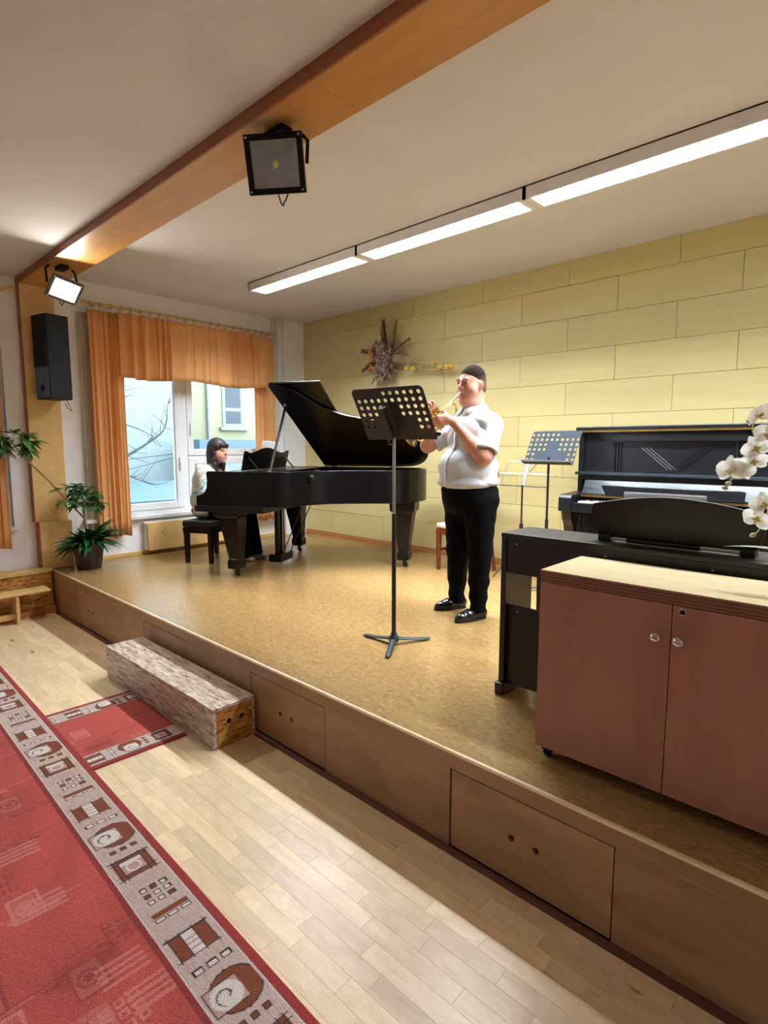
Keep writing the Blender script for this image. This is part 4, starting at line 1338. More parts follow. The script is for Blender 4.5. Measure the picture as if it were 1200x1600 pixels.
# ================================================================== MUSIC STANDS
def stand_desk(t, base_z, lean, mat, tray_mat, face, w=.52, h=.325):
    """face +1: player side towards local +Y (desk leans to -Y)"""
    ch = [(x, y) for y, cols in ((h - .035, [0, 1, 2, 3, 4, 5]), (h - .079, range(10)), (h - .123, [0, 1, 2, 3, 6, 7, 8, 9]), (h - .167, [0, 1, 2, 3, 6, 7, 8, 9]), (h - .211, [0, 1, 8, 9]), (h - .255, [0, 1, 8, 9])) for x in [(-.2115 + .047 * c) for c in cols]]
    holes = [(x, y, .0125) for x, y in ch] + [(s * (w / 2 - .012), y, .0032) for s in (-1, 1) for y in (.04, .052)]
    # plate x axis runs left to right as the player sees it
    px = Vector((-face, 0, 0)); pyv = Vector((0, -face * math.sin(lean), math.cos(lean)))
    m = frame_matrix((0, 0, base_z), px, pyv)
    pl = [(-w / 2 + .004, 0), (w / 2 - .004, 0), (w / 2, .01)] + rrect(-w / 2, w / 2, 0, h, .03)[:6] + rrect(-w / 2, w / 2, 0, h, .03)[6:12] + [(-w / 2, .01)]
    plate('desk', pl, holes, .002, mat, t, m, n=16)
    MB().box(-w / 2 + .004, w / 2 - .004, -.001, .001, -.002, .055, mat=m).build('tray', tray_mat, t)
    MB().box(-w / 2 + .004, w / 2 - .004, .0, .012, .053, .055, mat=m).build('tray_lip', tray_mat, t)
    return m
ms = thing('music_stand', 'black perforated music stand with cast tripod base at centre stage', 'music stand', (-2.25, 2.475, ZS), 0, group='perforated music stands')
dm = stand_desk(ms, 1.25, R(32), 'stand_black', 'stand_black', 1, w=.49, h=.337)
for c in list(ms.children):
    c.rotation_euler = (0, 0, R(8)); c.location = (.02, .045, 0)
nk = Matrix.Rotation(R(8), 4, 'Z') @ dm
MB().box(-.022, .022, .02, .22, -.04, -.002, mat=nk).build('desk_bracket', 'stand_black', ms, bev=.006)
MB().lathe([(.018, 0), (.02, .01), (.02, .025), (.012, .03)], 12, Matrix.Translation((.0, .0, 1.235)) @ Matrix.Rotation(R(-90), 4, 'Y') @ Matrix.Translation((0, 0, .012))).build('tilt_knob', 'stand_black', ms, smooth=50)
MB().tube([(0, 0, .80), (0, 0, 1.28)], .0095, 12)  .build('upper_pole', 'metal', ms, smooth=50)
MB().tube([(0, 0, .05), (0, 0, .808)], .0135, 12).build('lower_pole', 'stand_black', ms, smooth=50)
MB().lathe([(.030, .02), (.033, .035), (.030, .05), (.021, .058), (.017, .075), (.0165, .08)], 18).build('hub', 'iron', ms, smooth=50)
for a in (184, 63.5, -56.2):
    c, s = math.cos(R(a)), math.sin(R(a))
    MB().tube([(c * .015, s * .015, .036), (c * .06, s * .06, .030), (c * .14, s * .14, .017), (c * .215, s * .215, .011), (c * .242, s * .242, .009)], [.021, .018, .016, .0175, .010], 10, flat=.5).build('leg', 'iron', ms, smooth=60)

m2 = thing('music_stand', 'grey perforated music stand facing out beside the upright piano', 'music stand', (-2.185, 4.275, ZS), 0, group='perforated music stands')
dm = stand_desk(m2, 1.063, R(26), 'stand_grey', 'stand_black', -1, w=.455, h=.30)
for c in list(m2.children):
    c.rotation_euler = (0, 0, R(-5)); c.location = (.0, -.02, 0)
MB().tube([(0, 0, .60), (0, 0, 1.12)], .0095, 12).build('upper_pole', 'stand_black', m2, smooth=50)
MB().tube([(0, 0, .04), (0, 0, .61)], .0135, 12).build('lower_pole', 'stand_black', m2, smooth=50)
MB().lathe([(.030, .02), (.033, .035), (.030, .05), (.021, .058), (.0165, .08)], 18).build('hub', 'iron', m2, smooth=50)
for a in (200, 80, -40):
    c, s = math.cos(R(a)), math.sin(R(a))
    MB().tube([(c * .015, s * .015, .036), (c * .06, s * .06, .030), (c * .14, s * .14, .017), (c * .215, s * .215, .011), (c * .242, s * .242, .009)], [.021, .018, .016, .0175, .010], 10, flat=.5).build('leg', 'iron', m2, smooth=60)

ws = thing('folding_music_stand', 'folding silver wire music stand beside the grey music stand', 'music stand', (-2.50, 4.42, ZS), R(2))
MB().tube([(0, 0, .50), (0, 0, .87)], .008, 10).build('pole', 'stand_black', ws, smooth=50)
MB().tube([(0, 0, .12), (0, 0, .51)], .011, 10).build('lower_pole', 'stand_black', ws, smooth=50)
MB().lathe([(.014, .48), (.017, .49), (.017, .52), (.014, .53)], 12).build('collar', 'stand_black', ws, smooth=50)
for a in (180, 62, -60):
    c, s = math.cos(R(a)), math.sin(R(a))
    MB().tube([(0.012 * c, .012 * s, .33), (c * .27, s * .27, .009)], .008, 6, flat=.5).build('leg', 'stand_black', ws)
    MB().tube([(0.012 * c, .012 * s, .15), (c * .15, s * .15, .155)], .005, 6, flat=.5).build('brace', 'stand_black', ws)
def wp(x, h):     # point on the leaning wire desk
    return (x, .02 + h * math.sin(R(22)), .86 + h * math.cos(R(22)))
for nm, a, b, r_, mt in (('bottom_bar', wp(-.235, 0), wp(.235, 0), .0055, 'stand_black'), ('wire', wp(-.26, .115), wp(.26, .115), .0035, 'metal'), ('wire', wp(-.20, .23), wp(.20, .23), .0035, 'metal'),
                         ('wire', wp(-.225, 0), wp(-.20, .23), .0035, 'metal'), ('wire', wp(.225, 0), wp(.20, .23), .0035, 'metal'),
                         ('arm', wp(-.01, .1), wp(-.10, .29), .005, 'metal'), ('arm', wp(.01, .1), wp(.13, .29), .005, 'metal')):
    MB().tube([a, b], r_, 6).build(nm, mt, ws)
MB().box(-.016, .016, -.004, .002, 0, .24, mat=frame_matrix(wp(0, 0), (1, 0, 0), (0, math.sin(R(22)), math.cos(R(22)))) @ Matrix(((1, 0, 0, 0), (0, 0, 1, 0), (0, -1, 0, 0), (0, 0, 0, 1)))).build('spine_plate', 'metal', ws)

# ================================================================== CHAIR behind the player
ch = thing('dining_chair', 'dark brown wooden chair with cream seat behind the trumpet player', 'chair', (-3.14, 4.48, ZS), R(256 - 90))
# local +Y = the way the chair faces
MB().prism([(-.205, .20), (.205, .20), (.185, -.19), (-.185, -.19)], .415, .465, 'z').build('seat', 'seat_cream', ch, bev=.018, seg=3)
MB().prism([(-.195, .19), (.195, .19), (.178, -.185), (-.178, -.185)], .355, .415, 'z').build('seat_frame', 'chair_wood', ch, bev=.004)
for s in (-1, 1):
    square_loft([(.016, .016, .0005, 0), (.017, .017, .1, 0), (.02, .02, .25, 0), (.021, .021, .36, 0), (.021, .021, .412, 0)], s * .182, .178).build('front_leg', 'chair_wood', ch, bev=.004)
    MB().tube([(s * .17, -.235, .0005), (s * .168, -.20, .2), (s * .166, -.18, .42), (s * .165, -.20, .7), (s * .163, -.255, .965)], [.017, .019, .021, .019, .015], 8).build('back_post', 'chair_wood', ch, smooth=50)
    MB().box(s * .178 - .009, s * .178 + .009, -.19, .17, .19, .215).build('side_stretcher', 'chair_wood', ch)
for z in (.90, .60):
    MB().box(-.16, .16, -.25 + (.9 - z) * .12, -.23 + (.9 - z) * .12, z - .03, z + .03).build('back_rail', 'chair_wood', ch, bev=.006)
for x in (-.09, 0, .09):
    MB().tube([(x, -.204, .63), (x, -.24, .875)], .011, 6).build('back_slat', 'chair_wood', ch)
MB().box(-.17, .17, -.02, 0, .19, .21).build('cross_stretcher', 'chair_wood', ch)

# ================================================================== PLANTS AND DRIED FLOWERS
def leaf_mesh(name, L, W, mat, fold=.15, droop=.2, n=6):
    """leaf along +X from the origin, midrib fold, drooping towards -Z"""
    rows = []
    for i in range(n + 1):
        t = i / n
        w = W * math.sin(math.pi * min(1, t ** .8 * .97 + .03)) * (1 - .25 * t)
        x = L * t; z = -droop * L * t * t
        rows.append([(x, -w, z + fold * w), (x, 0, z), (x, w, z + fold * w)])
    me = MB().sheet(rows).mesh(name)
    for p in me.polygons: p.use_smooth = True
    me.materials.append(MT[mat])
    return me

def put_leaf(me, name, parent, pos, az, el, roll=0, s=1.):
    o = bpy.data.objects.new(name, me); COL.objects.link(o); o.parent = parent
    o.location = pos; o.rotation_euler = Euler((roll, -el, az), 'XYZ'); o.scale = (s, s, s)
    return o

pl = thing('potted_plant', 'potted umbrella plant with dark leafy underplanting on the stage corner', 'potted plant', (-5.93, 2.005, ZS))
MB().lathe([(.108, .0005), (.112, .012), (.137, .20), (.141, .245), (.146, .252), (.146, .27), (.136, .27), (.132, .235)], 28).build('pot', 'pot', pl, smooth=40)
MB().lathe([(.001, .235), (.133, .235)], 24, cap=False).build('soil', 'soil', pl)
trunk = [(0, -.005, .24), (.005, -.01, .38), (-.005, -.018, .50), (.01, -.02, .62), (.02, -.03, .74)]
MB().tube(trunk, [.016, .014, .013, .010, .006], 8).build('trunk', 'stem', pl, smooth=60)
branch = [(-.005, -.018, .50), (.015, -.10, .60), (.02, -.20, .735), (.025, -.33, .90), (.03, -.45, 1.04), (.03, -.52, 1.13), (.03, -.57, 1.20), (.03, -.62, 1.30)]
MB().tube(branch, [.010, .009, .0085, .008, .0075, .007, .006, .004], 8).build('leaning_branch', 'stem', pl, smooth=60)
lm = leaf_mesh('leaflet', .115, .025, 'leaf', droop=.3)
def umbrella(c, az, el, n=7, s=1.):
    """a palmate whorl of leaflets at the tip of a petiole"""
    ax = Vector((math.cos(el) * math.cos(az), math.cos(el) * math.sin(az), math.sin(el)))
    tip = Vector(c) + ax * .07 * s
    MB().tube([c, Vector(c).lerp(tip, .5) + Vector((0, 0, .006)), tip], .002, 5).build('petiole', 'leaf', pl)
    for k in range(n):
        a = az + (k - (n - 1) / 2) * (5.4 / n) + random.uniform(-.15, .15)
        put_leaf(lm, 'leaflet', pl, tip, a, el * .45 + random.uniform(-.7, .45), random.uniform(-.3, .3), s * random.uniform(.75, 1.1))
for i in range(34):
    t = random.uniform(.2, 1)
    z = .54 + .27 * t
    az = random.uniform(0, 6.28); r_ = random.uniform(.02, .09)
    umbrella((.015 + r_ * math.cos(az) * .6, -.02 + r_ * math.sin(az), z), az, random.uniform(-.5, 1.2), 7, random.uniform(.7, 1.0))
for i in range(24):
    az = random.uniform(0, 6.28); t = random.uniform(0, 1)
    umbrella((.03 + .05 * math.cos(az), -.60 + .09 * math.sin(az) - .03 * t, 1.13 + .20 * t), az, random.uniform(-.5, .8), 7, random.uniform(.95, 1.3))
for c, az, el in (((.02, -.215, .75), -2.2, .7), ((.02, -.18, .70), -1.2, -.2), ((.02, -.14, .66), .4, .2)):
    umbrella(c, az, el, 6, .9)
lm2 = leaf_mesh('arching_leaf', .30, .036, 'leaf_dark', fold=.25, droop=.5, n=8)
for i in range(120):
    az = i * 2.399 + random.uniform(-.2, .2)
    r_ = random.uniform(.02, .10)
    put_leaf(lm2, 'arching_leaf', pl, (r_ * math.cos(az), r_ * math.sin(az), .235 + random.uniform(0, .07)), az, random.uniform(-.1, 1.2), random.uniform(-.4, .4), random.uniform(.62, 1.08) * (.5 if math.cos(az) < -.35 else 1))

# ---- orchid on the cabinet
oc = thing('orchid', 'white orchid with arching flower stems on the cabinet', 'orchid', (-.20, 2.165, ZS + .7467))
MB().lathe([(.045, 0), (.05, .004), (.062, .11), (.064, .12), (.058, .12)], 22).build('pot', 'orchid_white', oc, smooth=40)
MB().lathe([(.001, .108), (.058, .108)], 20, cap=False).build('bark_chips', 'soil', oc)
B0 = Vector(oc.location)
def W(x, y_, z): return Vector((x, y_, z)) - B0
st1 = [W(-.20, 2.165, 1.27), W(-.205, 2.15, 1.45), W(-.235, 2.13, 1.60), W(-.285, 2.11, 1.70), W(-.345, 2.10, 1.725), W(-.385, 2.10, 1.685), W(-.37, 2.10, 1.62), W(-.385, 2.10, 1.575), W(-.42, 2.10, 1.535), W(-.438, 2.10, 1.502), W(-.449, 2.10, 1.484)]
MB().tube(catmull([tuple(p) for p in st1], 4), .0022, 6).build('flower_stem', 'orchid_green', oc, smooth=60)
st2 = [W(-.20, 2.165, 1.27), W(-.21, 2.14, 1.40), W(-.24, 2.12, 1.475), W(-.29, 2.105, 1.47), W(-.325, 2.10, 1.42), W(-.345, 2.10, 1.36), W(-.362, 2.10, 1.335)]
MB().tube(catmull([tuple(p) for p in st2], 4), .0022, 6).build('flower_stem', 'orchid_green', oc, smooth=60)
def petal_mesh(name, L, W_, mat, cup=.25, n=7, m=5):
    rows = []
    for i in range(n + 1):
        t = i / n
        w = W_ * (math.sin(math.pi * (t * .93 + .035)) ** .65) * (1 - .1 * t)
        row = []
        for j in range(m):
            v = (j / (m - 1) - .5) * 2
            row.append((L * t, w * v, cup * W_ * v * v * .6 + .12 * L * math.sin(t * 3) - .25 * L * t * t + .02 * L * math.sin(v * 5 + t * 6)))
        rows.append(row)
    me = MB().sheet(rows).mesh(name)
    for p in me.polygons: p.use_smooth = True
    me.materials.append(MT[mat])
    return me
pw = petal_mesh('petal', .044, .026, 'orchid_white'); pn = petal_mesh('sepal', .042, .0155, 'orchid_white')
def flower(c, facing, s=1., roll=0., leafy=True):
    f = Vector(facing).normalized()
    q = f.to_track_quat('Z', 'Y').to_matrix().to_4x4()
    m = Matrix.Translation(c) @ q @ Matrix.Rotation(roll, 4, 'Z') @ Matrix.Scale(s, 4)
    hd_ = MB()
    hd_.ell((0, 0, .004), (.006, .008, .006), 10, 6); hd_.ell((0, -.010, .010), (.005, .009, .004), 10, 6)
    hd_.ell((.008, -.004, .008), (.006, .004, .005), 8, 5); hd_.ell((-.008, -.004, .008), (.006, .004, .005), 8, 5)
    h = hd_.build('flower', 'orchid_heart', oc, smooth=60)
    h.matrix_local = m
    for me, nm, a in ((pw, 'petal', 10), (pw, 'petal', 170), (pn, 'sepal', 90), (pn, 'sepal', 215), (pn, 'sepal', 325)):
        o = bpy.data.objects.new(nm, me); COL.objects.link(o); o.parent = h
        o.rotation_euler = (0, R(-14), R(a)); o.location = (0, 0, .001 if nm == 'petal' else -.001)
cdir = Vector((.14, -.95, .1))
for c, fc, s, ro in ((W(-.36, 2.085, 1.715), (-.5, -.7, .5), 1.05, .3), (W(-.335, 2.075, 1.655), (.0, -1, .1), 1.0, -.2), (W(-.368, 2.08, 1.615), (.2, -1, -.1), .95, .5),
                     (W(-.372, 2.085, 1.575), (.3, -.9, -.3), .9, .2), (W(-.43, 2.085, 1.545), (-.3, -1, .0), 1.1, .1), (W(-.405, 2.09, 1.55), (.5, -.9, .1), .95, -.4),
                     (W(-.335, 2.085, 1.44), (.1, -1, .2), .95, .3), (W(-.35, 2.085, 1.395), (-.2, -1, -.2), 1.0, -.3)):
    flower(c, fc, s, ro)
for c in (W(-.440, 2.10, 1.50), W(-.449, 2.10, 1.484), (W(-.425, 2.1, 1.522)), W(-.395, 2.10, 1.70), W(-.362, 2.10, 1.338)):
    MB().ell(c, (.010, .008, .007), 10, 7, Matrix.Rotation(random.uniform(-.5, .5), 3, 'Y')).build('bud', 'orchid_green', oc, smooth=60)
lo = leaf_mesh('orchid_leaf', .24, .028, 'orchid_leaf', fold=.2, droop=.22, n=8)
for a, e, s in ((3.4, .30, .95), (.5, .5, 1.), (1.9, .6, .9), (5.2, .5, .9)):
    put_leaf(lo, 'leaf', oc, (0.02 * math.cos(a), .02 * math.sin(a), .115 + .0 * s), a, e, 0, s)

# ---- dried flower arrangement on the wall
wr = thing('dried_flower_arrangement', 'dried flower wall arrangement with plumes and a trailing twig', 'dried flowers', (-4.60, 4.925, 2.62))
def plume(a, L, w, mat, x0=0, z0=0, curl=.12):
    ca, sa = math.cos(a), math.sin(a)
    pts = []; rs = []
    for k in range(9):
        t = k / 8
        cx = x0 + ca * L * t - sa * curl * L * t * t; cz = z0 + sa * L * t + ca * curl * L * t * t
        pts.append((cx, -.02 * t - .015, cz)); rs.append(w * (.25 + math.sin(math.pi * min(1, .15 + t * .85)) * .85) * (1 - .35 * t) + .002)
    p = MB().tube(pts, rs, 8, flat=.6).build('plume', mat, wr, smooth=80)
    br = MB()
    for k in range(110):
        t = random.uniform(.15, 1); i = min(7, int(t * 8)); fr = t * 8 - i
        b = Vector(pts[i]).lerp(Vector(pts[i + 1]), fr)
        an = a + curl * 2 * t + random.choice((-1, 1)) * random.uniform(.35, .8)
        l = w * random.uniform(1.1, 2.0) * (1.25 - .6 * t)
        e = b + Vector((math.cos(an) * l, random.uniform(-.4, .2) * l, math.sin(an) * l))
        br.tube([b, e], [.0045, .001], 4, cap=False)
    br.build('bristles', mat, p, kind='stuff')
for a, L, w, mat, cu in ((98, .44, .052, 'plume_dark', -.1), (58, .44, .046, 'plume_tan', .12), (37, .42, .030, 'plume_tan', -.2), (146, .38, .040, 'plume_dark', .25), (178, .36, .032, 'plume_dark', .3), (122, .26, .03, 'plume_tan', 0), (250, .30, .034, 'dried_grey', 0), (268, .31, .034, 'dried_grey', .05), (290, .29, .032, 'dried_grey', .1), (232, .34, .022, 'dried_grey', 0), (15, .30, .028, 'dried_grey', .1), (320, .26, .026, 'dried_grey', 0)):
    plume(R(a), L, w, mat, curl=cu)
for i in range(80):
    a = random.uniform(0, 6.28); r_ = min(.19, abs(random.gauss(0, .12)))
    c = Vector((r_ * math.cos(a) * .85 - .02, -.05 - random.uniform(0, .03), r_ * math.sin(a) * 1.15))
    s = random.uniform(.022, .042)
    f = MB().ell(c, (s * .6, s * .5, s * .6), 8, 6)
    for k in range(7):
        b = random.uniform(0, 6.28)
        f.tube([c, c + Vector((math.cos(b) * s * 1.7, -s * random.uniform(0, .9), math.sin(b) * s * 1.7))], [s * .32, s * .1], 5)
    f.build('dried_flower', random.choice(['dried_grey', 'dried_grey', 'plume_dark', 'twig']), wr)
for (x, z) in ((-.19, .10), (-.16, .06), (-.18, -.07), (-.14, -.10), (-.17, .03), (-.2, -.10)):
    MB().lathe([(.002, -.03), (.022, -.012), (.026, .006), (.015, .024), (.002, .034)], 8, Matrix.Translation((x, -.08, z)) @ Matrix.Rotation(random.uniform(-.8, .8), 4, 'Y')).build('physalis_lantern', 'physalis', wr)
for k in range(9):
    y0 = random.uniform(-.03, .05)
    pts = [(.08, -.04, y0), (.35, -.05, y0 - .02 - .05 * random.random()), (.62, -.045, y0 - .11 - .06 * random.random()), (.86 + .12 * random.random(), -.03, -.20 + random.uniform(-.06, .05))]
    MB().tube(catmull(pts, 4), [.006] * 4 + [.005] * 4 + [.003] * 5, 5).build('twig', 'twig', wr)
for (x, z) in ((.37, -.13), (.46, -.15), (.74, -.12), (.83, -.165), (.92, -.175), (.98, -.17)):
    MB().ell((x, -.06, z), (.034, .03, .03), 10, 7).build('gourd', 'gourd', wr, smooth=60)
for k in range(4):
    q = [(.25 + .09 * math.cos(t * .9 + k) * (1 - t / 16) + .02 * t, -.05, .02 + .09 * math.sin(t * .9 + k) * (1 - t / 16)) for t in range(9)]
    MB().tube(catmull(q, 3), .0015, 4).build('curly_twig', 'twig', wr)
for k in range(30):
    a = R(random.uniform(185, 260)); L = random.uniform(.2, .36)
    MB().tube([(0, -.03, -.03), (math.cos(a) * L, -.02, -.03 + math.sin(a) * L)], [.0012, .0006], 4).build('grass_stalk', 'twig', wr)

# ================================================================== OUTSIDE THE WINDOW
gd = MB().box(-60, XW - .33, -40, 60, -3.2, -3.0).build('ground_outside', 'ground')
tag(gd, 'grey yard ground outside the window', 'ground', kind='structure')
hb = thing('white_house', 'white facade across the yard seen through the left window pane', 'building', (-14, 1, -3))
MB().box(-5, 0, -14, 6.5, 0, 12).build('wall', 'facade_white', hb)
for yy in (-1.5, 1.7, 4.15):
    for z in (3.3, 4.55, 5.75, 7.2):
        f = MB().box(-.02, .03, yy - .5, yy + .45, z - .05, z + 1.06).build('window', 'far_frame', hb)
        MB().box(.03, .04, yy - .43, yy + .38, z + .02, z + .5).build('pane', 'far_glass', f)
        MB().box(.03, .04, yy - .43, yy + .38, z + .54, z + 1.0).build('pane', 'far_glass', f)
hc_ = thing('cream_house', 'cream house with a sash window and downpipe across the yard', 'building', (-16, 12, -3))
MB().box(-6, 0, -3.6, 14, 0, 12).build('wall', 'facade_cream', hc_)
for yy in (-2.06, 1.6, 5.2):
    f = MB().box(-.02, .04, yy - .38, yy + .38, 5.2, 7.4).build('window', 'far_frame', hc_)
    MB().box(.04, .05, yy - .27, yy + .27, 5.83, 6.6).build('pane', 'far_glass', f)
    MB().box(.04, .05, yy - .27, yy + .27, 5.33, 5.72).build('pane', 'far_glass', f)
    MB().box(.04, .05, yy - .27, yy + .27, 6.7, 7.3).build('pane', 'far_glass', f)
    MB().box(0, .14, yy - .5, yy + .5, 5.12, 5.2).build('window_ledge', 'ground', f)
MB().tube([(.08, -2.96, 0), (.08, -2.96, 11.8)], .05, 8).build('downpipe', 'far_frame', hc_)
MB().box(0, .02, -3.6, 14, 11.2, 11.5).build('cornice', 'facade_white', hc_)
rf = thing('shed', 'low shed with a blue corrugated sheet roof below the window', 'shed', (-10.9, 5.2, -3))
rows = [[(-1.2 + 2.45 * i / 90, y_, 3.84 - .16 * i / 90 + .02 * math.sin(i * .9)) for y_ in (-4.2, 0, 4.2)] for i in range(91)]
MB().sheet(rows).build('sheet_roof', 'roof_blue', rf, solid=.01)
MB().box(-1.1, 1.1, -4.1, 4.0, 0, 3.6).build('wall', 'facade_cream', rf)
lw = thing('garden_wall', 'blue-grey sheet topped wall below the cream house', 'wall', (-13.2, 9.2, -3))
MB().box(-.3, .3, -2.2, 4.4, 0, 4.45).build('wall', 'facade_white', lw)
MB().box(-.5, .5, -2.25, 4.5, 4.45, 4.78).build('coping', 'roof_blue', lw)
tr = thing('bare_tree', 'bare leafless tree with thin branches outside the window', 'tree', (-9.2, 2.3, -3))
def br_(pts, rs): MB().tube(catmull(pts, 5), list(np.interp(np.linspace(0, 1, 5 * (len(pts) - 1) + 1), np.linspace(0, 1, len(pts)), rs)), 6).build('branch', 'bark', tr, smooth=70)
MB().tube([(0, 0, 0), (.1, .1, 2.0), (.05, .25, 3.5), (0, .3, 6)], [.16, .13, .09, .04], 10).build('trunk', 'bark', tr, smooth=60)
main = [(.06, .25, 3.6), (.15, .85, 4.15), (.2, 1.22, 4.375), (.2, 1.76, 4.69), (.2, 2.02, 4.92), (.2, 2.09, 5.32)]
br_(main, [.05, .032, .026, .018, .011, .004])
br_([(.05, .3, 4.9), (.15, .9, 5.05), (.2, 1.25, 5.3), (.2, 1.38, 5.5), (.2, 1.42, 5.9)], [.03, .018, .013, .009, .004])
br_([(.05, .3, 4.4), (.2, .9, 4.35), (.2, 1.3, 4.2), (.2, 1.8, 4.0), (.2, 2.2, 4.08)], [.03, .016, .011, .007, .003])
br_([(.1, 1.2, 5.0), (.2, 1.5, 4.92), (.2, 1.8, 4.78), (.2, 1.95, 4.62)], [.012, .009, .006, .003])
random.seed(4)
for k in range(52):
    t = random.random(); base = random.choice([main[1:], main[2:], [(.2, 1.25, 5.3), (.2, 1.42, 5.9)], [(.2, .9, 4.35), (.2, 1.3, 4.2), (.2, 1.8, 4.0)]])
    i = random.randrange(len(base) - 1)
    p = Vector(base[i]).lerp(Vector(base[i + 1]), t)
    a = random.uniform(-.9, 2.6); L = random.uniform(.12, .42)
    q = p + Vector((random.uniform(-.1, .1), math.cos(a) * L, math.sin(a) * L))
    mid = p.lerp(q, .5) + Vector((0, random.uniform(-.04, .04), random.uniform(-.04, .04)))
    MB().tube([p, mid, q], [.006, .0045, .002], 4).build('twig', 'bark', tr)
for i, (a, b) in enumerate((((-9.0, 1.0, 1.23), (-13.99, 6.9, 1.42)), ((-9.0, 1.0, .72), (-13.99, 6.95, 1.33)))):
    o = MB().tube([(0, 0, 0), ((b[0] - a[0]) / 2, (b[1] - a[1]) / 2, (b[2] - a[2]) / 2 - .05), (b[0] - a[0], b[1] - a[1], b[2] - a[2])], .008, 5).build('overhead_wire', 'cable')
    o.location = a
    tag(o, ['nearly level overhead wire crossing behind the bare branches', 'steeper overhead wire crossing behind the bare branches'][i], 'wire', 'overhead wires outside')

# ================================================================== PEOPLE
MT['skin'] = attr_mat('skin', 'Col', .5, bmp=.12, bscale=180, sss=.12, spec=.35)
MT['hair_crop'] = attr_mat('cropped_hair', 'Col', .95, bmp=.5, bscale=320, spec=.06)
SK = {k: np.array(lin(v)) for k, v in dict(base=(204, 152, 128), rosy=(190, 122, 102), lip=(164, 92, 86), dark=(60, 40, 34), nail=(226, 180, 164)).items()}
def blend(C, w, k):
    w = np.clip(w, 0, 1)[:, None]
    return C * (1 - w) + SK[k] * w
def gauss(V, c, r):
    d = (V - np.array(c)) / np.array(r)
    return np.exp(-(d ** 2).sum(1))

def head(F, hc, s=1., jaw=1., cheek=1., nose=1., yaw=0., fem=False):
    """adult head; hc = point between the eyes' level and the head centre, +Y is the face"""
    cy, sy = math.cos(yaw), math.sin(yaw)
    def P(x, y_, z): return (hc[0] + s * (x * cy - y_ * sy), hc[1] + s * (x * sy + y_ * cy), hc[2] + s * z)
    def S(*r): return tuple(q * s for q in r)
    rt = (0, 0, yaw)
    F.ell(P(0, -.014, .022), S(.077, .096, .102), .02, rot=rt)
    F.ell(P(0, .018, -.035), S(.069, .076, .098), .03, rot=rt)
    F.ell(P(0, .034, -.088), S(.056 * jaw, .056, .042), .03, rot=rt)
    for q in (-1, 1):
        F.ell(P(q * .041, .046, -.052), S(.034 * cheek, .032, .036), .03, rot=rt)
        F.ell(P(q * .080, -.006, -.018), S(.010, .020, .031), .008, rot=(0, 0, yaw + q * .35))
        F.ell(P(q * .086, -.012, -.014), S(.008, .008, .018), .006, rot=rt)
        F.ell(P(q * .034, .086, .020), S(.026, .012, .008), .014, rot=rt)
        F.ell(P(q * .0315, .099, .000), S(.018, .014, .011), .012, 'sub', rot=rt)
        F.ell(P(q * .0315, .080, .000), S(.015, .014, .012), .004, rot=rt)
    for q in (-1, 1):
        F.ell(P(q * .0315, .0855, .0065), S(.0155, .0125, .0075), .004, rot=rt)
    F.ell(P(0, .078, -.124), S(.022 * jaw, .018, .017), .025, rot=rt)
    F.cone(P(0, .090, .010), P(0, .110 * nose, -.030), .0085 * s, .0125 * s, .012)
    for q in (-1, 1):
        F.ell(P(q * .012, .100, -.036), S(.009, .010, .008), .006, rot=rt)
    F.ell(P(0, .090, -.070), S(.023, .012, .0065), .006, rot=rt)
    F.ell(P(0, .089, -.082), S(.020, .012, .0075), .006, rot=rt)
    F.ell(P(0, .104, -.076), S(.022, .010, .0014), .002, 'sub', rot=rt)
    return P

def face_parts(par, P, s, brow_mat='brow', closed=.5):
    for q in (-1, 1):
        e = MB().ell(P(q * .0315, .0835, .001), (.0122 * s, .0122 * s, .009 * s), 14, 9).build('eye', 'eye_white', par, smooth=60)
        MB().ell(P(q * .0315 - .001, .0920, -.0035), (.0055 * s, .0045 * s, .0050 * s), 10, 7).build('iris', 'iris', e, smooth=60)
        MB().tube([P(q * .016, .093, .0005), P(q * .024, .0985, .0002), P(q * .034, .0975, -.0005), P(q * .046, .089, -.001)], [.0012 * s, .0020 * s, .0020 * s, .001 * s], 6).build('upper_lash', 'brow', e)
        MB().tube([P(q * .013, .0985, .022), P(q * .025, .100, .027), P(q * .038, .095, .0265), P(q * .052, .083, .020)], [.0025 * s, .0040 * s, .0035 * s, .0015 * s], 6, flat=.7).build('eyebrow', brow_mat, par)

# ---------------------------------------------------------------- trumpet player
MANROT = R(170)
man = thing('person', 'young man in white short-sleeved shirt and black trousers playing a trumpet', 'person', (-2.29, 3.247, ZS), MANROT)
lip = Vector((-.036, .092, 1.554))
ta = Vector((.092, .80, -.594)).normalized()
tu = (Vector((0, 0, 1)) - ta * ta.z).normalized()
tsd = ta.cross(tu).normalized()            # player's right
o_t = lip + ta * .235
def T(a, s, u): return o_t + ta * a + tsd * s + tu * u

